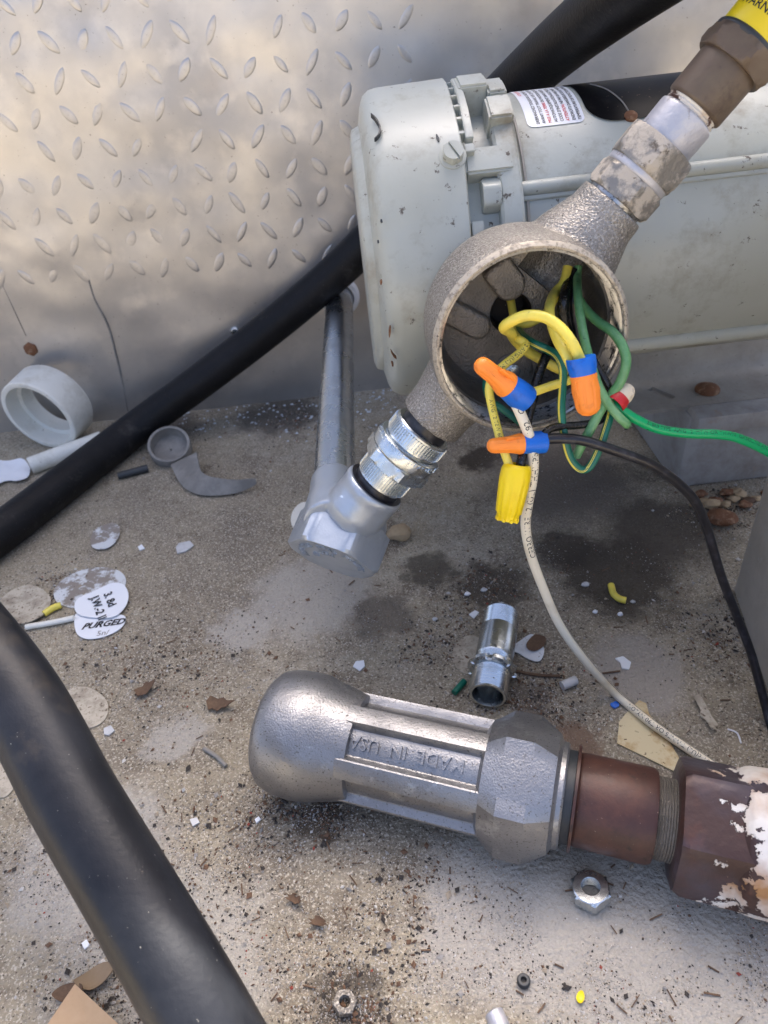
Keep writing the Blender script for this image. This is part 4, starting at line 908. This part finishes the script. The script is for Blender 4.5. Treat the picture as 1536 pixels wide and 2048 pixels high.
rod('pale_stick', (52, 1254), (148, 1236), .0022, 'pvc', 'pale plastic stick reaching the white stickers from under the hose', 'stick', bend=[(100, 1246)])
rod('grey_strip', (408, 1497), (452, 1532), .0013, 'grey_plastic', 'thin grey plastic strip on the sand left of the seal fitting', 'strip', bend=[(432, 1512)])
rod('twig', (1030, 1342), (1120, 1352), .0010, 'leaf', 'thin dark twig beside the zinc nipple', 'twig', bend=[(1075, 1350)])
rod('twig', (1180, 1350), (1240, 1342), .0006, 'leaf', 'thin brown twig beyond the white cable', 'twig')
rod('white_thread', (1455, 1458), (1482, 1486), .0005, 'label', 'short curved white thread near the black cable', 'thread', bend=[(1474, 1466)])
# grey metal rod end at the bottom edge of the view
a = onZ(986, 2022, .006); b = onZ(1030, 2120, .006)
lathe('metal_rod', a, (b-a).normalized(), [(0, .003), (.0008, .0042), (.08, .0044)], mt['greyal'], seg=24, label='grey metal rod end poking in beside the small black washer', cat='rod')
# stickers
G = 'discarded round stickers'
flat_piece('round_sticker', ell(180, 1176, 74, 38, -14, 14), mt['sandy_sticker'], 'large white sticker half buried in sand under the printed stickers', 'sticker', z=.0004)
s2 = flat_piece('round_sticker', [(158, 1200), (178, 1190), (222, 1170), (248, 1172), (258, 1192), (252, 1215), (230, 1236), (195, 1238), (160, 1232), (150, 1216)], mt['paper_clean'], 'white sticker with slanted handwriting lying across two others', 'sticker', z=.0018, curl=.0008)
s3 = flat_piece('round_sticker', [(152, 1228), (185, 1236), (240, 1230), (252, 1240), (238, 1260), (205, 1275), (172, 1278), (152, 1264)], mt['paper_clean'], 'white sticker printed with the word purged', 'sticker', z=.0011)
ex = (onZ(240, 1246)-onZ(168, 1256)); ex.normalize(); ey = Z_.cross(ex)
text_on('printed_word', 'PURGED', onZ(162, 1259, .00185), ex, ey, .0082, mt['print'], s3, align='LEFT', shear=.35, bold=.0003)
text_on('handwriting', '5n/', onZ(192, 1272, .00185), ex, ey, .007, mt['grey_plastic'], s3, align='LEFT')
ex2 = (onZ(192, 1200)-onZ(206, 1238)).normalized()*-1; ey2 = Z_.cross(ex2)
text_on('handwriting', 'J.W.-2 II', onZ(181, 1196, .0034), ex2, ey2, .0088, mt['print'], s2, align='LEFT', bold=.0002)
text_on('handwriting', '3. 8d', onZ(207, 1188, .0034), ex2, ey2, .0088, mt['print'], s2, align='LEFT', bold=.0002)
flat_piece('round_sticker', ell(52, 1216, 52, 36, -18, 12, .03), mt['tan_sticker'], 'yellowed stiff sticker beside the yellow wire offcut', 'sticker', z=.0005, curl=.002, thick=.0008)
flat_piece('round_sticker', ell(168, 1416, 50, 41, 12, 12, .02), mt['tan_sticker'], 'grey brown dusty sticker partly under the lower hose', 'sticker', z=.0005)
flat_piece('round_sticker', ell(-2, 1545, 42, 52, 10, 12, .03), mt['tan_sticker'], 'dirty tan sticker on the far side of the lower hose', 'sticker', z=.0005)
flat_piece('round_sticker', ell(212, 1076, 32, 23, -35, 10, .06), mt['sandy_sticker'], 'small oval pale sticker covered with sand between the two hoses', 'sticker', z=.0005, curl=.001)
flat_piece('round_sticker', ell(940, 1312, 34, 40, 0, 12, .05), mt['tan_sticker'], 'tan sticker lying under the zinc nipple', 'sticker', z=.0004)
flat_piece('paper_scrap', [(1022, 1300), (1040, 1284), (1062, 1272), (1075, 1282), (1088, 1302), (1080, 1325), (1060, 1322), (1040, 1310)], mt['paper'], 'torn white paper scrap right of the zinc nipple', 'paper scrap', z=.0005, curl=.001)
flat_piece('leaf', ell(1072, 1288, 22, 15, -25, 9, .12), mt['leaf'], 'brown dead leaf lying on the torn white paper scrap', 'leaf', z=.0024, curl=.0008)
flat_piece('card_piece', [(1238, 1445), (1252, 1428), (1278, 1402), (1292, 1408), (1298, 1430), (1330, 1470), (1366, 1532), (1350, 1545), (1290, 1515), (1234, 1488)], mt['ypaper'], 'stained cream card with torn edges under the white cable', 'card', z=.0004, thick=.0008, smooth=False)
ch = [[(352, 1096), (358, 1088), (380, 1083), (388, 1092), (372, 1104), (355, 1108)], [(706, 1334), (712, 1324), (728, 1322), (730, 1334), (720, 1343)], [(1230, 1318), (1246, 1314), (1262, 1326), (1258, 1340), (1244, 1338), (1240, 1326)], [(208, 1458), (222, 1452), (230, 1462), (218, 1472), (209, 1470)], [(164, 1888), (174, 1880), (180, 1890), (170, 1900)], [(510, 1640), (518, 1634), (522, 1640), (513, 1648)], [(380, 1640), (394, 1636), (400, 1646), (386, 1654)], [(938, 1230), (950, 1222), (958, 1226), (948, 1238)], [(276, 1095), (284, 1090), (290, 1098), (280, 1102)]]
cl_ = ['white plastic shard right of the small oval sticker between the hoses', 'square pale chip above the barrel of the seal fitting', 'jagged white flake lying beyond the hanging white cable', 'white chip below the dusty round sticker by the lower hose', 'white chip between the lower hose and the cardboard corner', 'tiny white chip below the bulb of the seal fitting', 'grey white chip between the lower hose and the grey plastic strip', 'white chip above the tan sticker under the zinc nipple', 'tiny white chip next to the small oval sticker']
for k, c_ in enumerate(ch):
    flat_piece('paint_chip', c_, mt['paper_clean'] if k % 3 else mt['clear'], cl_[k], 'chip', z=.0006, thick=.0009, smooth=False, group='white chips on the floor')
flat_piece('plastic_disc', ell(606, 1036, 22, 30, 25, 12), mt['pvc'], 'white plastic disc lying on the floor behind the silver elbow cap', 'disc', z=.0008, thick=.002)
flat_piece('leaf', [(415, 1410), (424, 1399), (438, 1403), (450, 1401), (456, 1408), (474, 1413), (462, 1416), (452, 1422), (446, 1419), (436, 1427), (426, 1420), (418, 1424)], mt['leaf'], 'curled reddish brown leaf fragment left of the seal fitting', 'leaf', z=.0008, curl=.0035, thick=.0006, smooth=False)
flat_piece('leaf', ell(290, 1384, 24, 9, -28, 16, .3), mt['leaf'], 'dark brown leaf sliver on the sand near the round tan sticker', 'leaf', z=.0006, curl=.0035, smooth=False)
flat_piece('leaf', [(155, 1972), (170, 1955), (200, 1935), (222, 1932), (236, 1945), (225, 1960), (205, 1975), (180, 1985)], mt['leaf_tan'], 'pale folded dry leaf behind the cardboard corner', 'leaf', z=.001, curl=.004, thick=.0006)
flat_piece('leaf', [(110, 1998), (125, 1978), (150, 1970), (172, 1978), (165, 1998), (140, 2010)], mt['leaf'], 'brown dry leaf touching the cardboard corner', 'leaf', z=.0008, curl=.003, thick=.0006)
flat_piece('leaf', ell(1410, 1430, 9, 46, -28, 18, .35), mt['tan_sticker'], 'withered grey leaf strip on the floor near the black cable', 'leaf', z=.0006, curl=.0035, smooth=False)
flat_piece('leaf', ell(590, 1803, 15, 8, 15, 14, .35), mt['leaf'], 'small round brown leaf bit below the seal fitting', 'leaf', z=.0005, curl=.0035, smooth=False)
flat_piece('leaf', ell(640, 1848, 20, 9, 8, 16, .4), mt['leaf'], 'flat dark leaf bit below the small round one', 'leaf', z=.0005, curl=.0035, smooth=False)
flat_piece('yellow_scrap', ell(1160, 1998, 8, 12, 10, 8, .2), mt['yplast'], 'tiny yellow plastic scrap in front of the hex nut', 'plastic scrap', z=.0005, curl=.001, thick=.001)
flat_piece('blue_scrap', ell(1230, 1411, 9, 6, 10, 8, .2), mt['blue'], 'tiny blue plastic scrap beside the stained cream card', 'plastic scrap', z=.0005, thick=.001)
p = onZ(1047, 1965, 0)
lathe('black_washer', V((p.x, p.y, .0003)), Z_, [(.0018, .0012), (0, .0012), (0, .0029), (.0022, .0030), (.0030, .0024), (.0030, .0014), (.0018, .0012)], mt['slate'], seg=20, close=False, label='tiny black rubber washer on the floor', cat='washer')
def lump(name, px, py, r, mat, label, cat, sq=(1, 1, .6), seed=1, group=None):
    p = onZ(px, py); bm = bmesh.new(); bmesh.ops.create_icosphere(bm, subdivisions=3, radius=r)
    for v in bm.verts:
        n = 1+(.55 if name == 'stone_chunk' else .30)*noise.noise(v.co*(1.3/r)+V((seed, seed*2, 0)))+.12*noise.noise(v.co*(4/r)+V((seed, 1, 0))); v.co = V((v.co.x*sq[0]*n, v.co.y*sq[1]*n, v.co.z*sq[2]*n))
    mz = min(v.co.z for v in bm.verts); bm.verts.index_update()
    vs = [V((p.x+v.co.x, p.y+v.co.y, v.co.z-mz-.0002)) for v in bm.verts]; fs = [tuple(v.index for v in f.verts) for f in bm.faces]; bm.free()
    return mk(name, vs, fs, mt[mat], label=label, cat=cat, group=group)
lump('pebble', 800, 1077, .0098, 'pebble', 'rounded tan pebble below the zinc union', 'pebble', (1.05, .8, .6), 3)
lump('rust_lump', 1440, 1046, .0105, 'rust', 'round lump of rust at the foot of the plinth', 'rust lump', (1, 1, .5), 5)
for k in range(15):
    lump('stone_chunk', 1385+k*10+random.uniform(-8, 8), 1003+random.uniform(-16, 14), random.uniform(.0025, .0060), random.choice(['pebble', 'rust', 'leaf']), 'crumbled brown stone chunk at the foot of the concrete plinth', 'stone', (1, .8, .55), k+11, 'stone chunks at the foot of the plinth')
for k, (x, y) in enumerate(((968, 1182), (1003, 1212), (1265, 1205), (1190, 1225), (1170, 1172), (935, 1190), (870, 1240), (1240, 1230))):
    lump('small_stone', x, y, random.uniform(.0016, .0028), 'label' if k % 2 else 'clear', 'tiny white stone on the stained floor between zinc nipple and post', 'stone', (1, .8, .6), k+31, 'tiny white stones on the stained floor')
# cardboard corner
P = [onZ(x, y, .012) for x, y in ((150, 1968), (252, 2062), (200, 2150), (20, 2110))]
P2 = [V((p.x, p.y, .0122-.0116*(i in (2, 3)))) for i, p in enumerate(P)]
vs = P2+[p-V((0, 0, .003 if i < 2 else .0004)) for i, p in enumerate(P2)]
mk('cardboard_piece', vs, [(0, 1, 2, 3), (7, 6, 5, 4), (0, 4, 5, 1), (1, 5, 6, 2), (2, 6, 7, 3), (3, 7, 4, 0)], mt['card'], flat=True, label='clean brown cardboard corner propped up beside the lower hose', cat='cardboard')

# ================================================================== sand, grit and debris
sm = [M('grain_grey', (.30, .285, .265), .85), M('grain_tan', (.36, .30, .22), .85), M('grain_dark', (.05, .042, .036), .85), M('grain_white', (.52, .50, .47), .6), M('grain_brown', (.15, .085, .05), .85), M('grain_red', (.30, .06, .04), .8)]
HEAP = [(onZ(px, py), r, w_) for px, py, r, w_ in ((560, 1610, .018, .5), (650, 1625, .02, .5), (400, 1330, .05, .3), (250, 1330, .05, .3), (440, 1700, .05, .35), (700, 2010, .025, .6), (960, 1180, .03, .5), (880, 1290, .03, .4), (1010, 1410, .03, .5), (1080, 1370, .03, .4), (1450, 1280, .03, .5), (1440, 1020, .03, .5), (600, 830, .05, .4), (300, 860, .05, .4), (820, 1800, .03, .3), (90, 1190, .03, .4), (230, 1960, .03, .4))]
def heap(p):
    return max(w_*math.exp(-((p.x-q.x)**2+(p.y-q.y)**2)/(r*r)) for q, r, w_ in HEAP)
def dens(x, y):
    p = V((x, y, 0)); n = .45+.5*noise.noise(p*22)+.35*noise.noise(p*60)+.2*noise.noise(p*140)
    return n+heap(p)
def grains(name, label, n, smin, smax, weights, area, thr, gamma=2.5):
    vs = []; fs = []; mi = []; k = 0; tries = 0
    while k < n and tries < n*12:
        tries += 1; px = random.uniform(*area[0]); py = random.uniform(*area[1]); p = onZ(px, py)
        if p.y > WY-.003: continue
        dd = dens(p.x, p.y)
        if random.random() > max(0, dd-thr)**gamma: continue
        s = smin*(smax/smin)**(random.random()**2.2); ax, ay, az = random.uniform(.6, 1.2)*s, random.uniform(.5, 1)*s, random.uniform(.35, .8)*s; a = random.random()*PI
        c, s_ = math.cos(a), math.sin(a); b = len(vs); zc = az*.7
        for dx, dy, dz in ((1, 0, 0), (0, 1, .1), (-1, 0, -.1), (0, -1, 0), (.2, .1, 1), (0, 0, -.9)):
            dx *= ax*random.uniform(.75, 1.2); dy *= ay*random.uniform(.75, 1.2); vs.append((p.x+dx*c-dy*s_, p.y+dx*s_+dy*c, zc+dz*az))
        fs += [(b, b+1, b+4), (b+1, b+2, b+4), (b+2, b+3, b+4), (b+3, b, b+4), (b+1, b, b+5), (b+2, b+1, b+5), (b+3, b+2, b+5), (b, b+3, b+5)]
        m_ = random.choices(range(6), weights)[0]; mi += [m_]*8; k += 1
    o = mk(name, vs, fs, sm, flat=True, kind='stuff', midx=mi, label=label, cat='sand' if 'sand' in name else 'grit')
    return o
grains('sand', 'grey sand and grit strewn over the concrete floor', 70000, .0002, .0007, (36, 22, 22, 15, 5, .6), ((-120, 1650), (770, 2150)), .25, 1.6)
grains('grit', 'scattered dark crumbs and white specks on the floor', 1500, .0006, .0021, (14, 14, 36, 7, 24, 2), ((-60, 1600), (790, 2100)), .2, 1.5)
def crumbs(n):
    vs = []; fs = []; mi = []; k = 0
    while k < n:
        q, r, w_ = random.choices(HEAP, [h[2]*h[1] for h in HEAP])[0]; x = q.x+random.gauss(0, r*.55); y = q.y+random.gauss(0, r*.55)
        if y > WY-.004 or noise.noise(V((x*90, y*90, 5))) < -.1: continue
        s = random.uniform(.0003, .0013)*(1 if random.random() < .93 else 1.8); a = random.random()*PI; c, s_ = math.cos(a), math.sin(a); b = len(vs); el_ = random.uniform(.4, 1)
        for dx, dy, dz in ((1, 0, 0), (.1, .8, .1), (-1, .1, -.1), (0, -.8, 0), (.2, .1, .6), (0, 0, -.5)):
            dx *= s*random.uniform(.7, 1.2); dy *= s*el_*random.uniform(.7, 1.2); vs.append((x+dx*c-dy*s_, y+dx*s_+dy*c, s*.4+dz*s))
        fs += [(b, b+1, b+4), (b+1, b+2, b+4), (b+2, b+3, b+4), (b+3, b, b+4), (b+1, b, b+5), (b+2, b+1, b+5), (b+3, b+2, b+5), (b, b+3, b+5)]
        mi += [random.choices(range(6), (12, 16, 34, 5, 34, .8))[0]]*8; k += 1
    mk('dirt_crumbs', vs, fs, sm, flat=True, kind='stuff', midx=mi, label='brown dirt crumbs drifted into loose patches on the floor', cat='dirt')
crumbs(7000)
# needle like plant bits
vs = []; fs = []
for k in range(110):
    px = random.uniform(300, 1536); py = random.uniform(1100, 2048); p = onZ(px, py); a = random.random()*PI; L_ = random.uniform(.0008, .0035); w_ = random.uniform(.00015, .0004)
    d = V((math.cos(a), math.sin(a), random.uniform(-.05, .1))); s_ = V((-d.y, d.x, 0)); b = len(vs); p.z = .0007
    q = [p-d*L_-s_*w_, p-d*L_+s_*w_, p+d*L_+s_*w_, p+d*L_-s_*w_]; vs += q+[v+Z_*.0005 for v in q]
    fs += [(b+3, b+2, b+1, b), (b+4, b+5, b+6, b+7), (b, b+1, b+5, b+4), (b+1, b+2, b+6, b+5), (b+2, b+3, b+7, b+6), (b+3, b, b+4, b+7)]
mk('plant_litter', vs, fs, mt['leaf'], flat=True, kind='stuff', label='tiny dry plant needles littering the floor', cat='litter')
# pale splinters added to stand in for wet glints along the wall foot
vs = []; fs = []
for k in range(260):
    px = random.uniform(330, 800); py = 812-.075*(px-330)+abs(random.gauss(0, 34)); p = onZ(px, py)
    if p.y > WY-.004: continue
    s = random.uniform(.0008, .0026); a = random.random()*PI; b = len(vs)
    for dx, dy, dz in ((1, 0, 0), (.2, .7, .3), (-.9, .2, .1), (-.1, -.6, .35), (0, 0, .7)): vs.append((p.x+s*(dx*math.cos(a)-dy*math.sin(a)), p.y+s*(dx*math.sin(a)+dy*math.cos(a)), .0003+dz*s))
    fs += [(b, b+1, b+4), (b+1, b+2, b+4), (b+2, b+3, b+4), (b+3, b, b+4), (b+3, b+2, b+1, b)]
mk('glint_splinters', vs, fs, M('pale_glints', (.62, .66, .70), .12), flat=True, kind='stuff', label='pale splinters standing in for wet glints along the foot of the metal wall', cat='splinters')
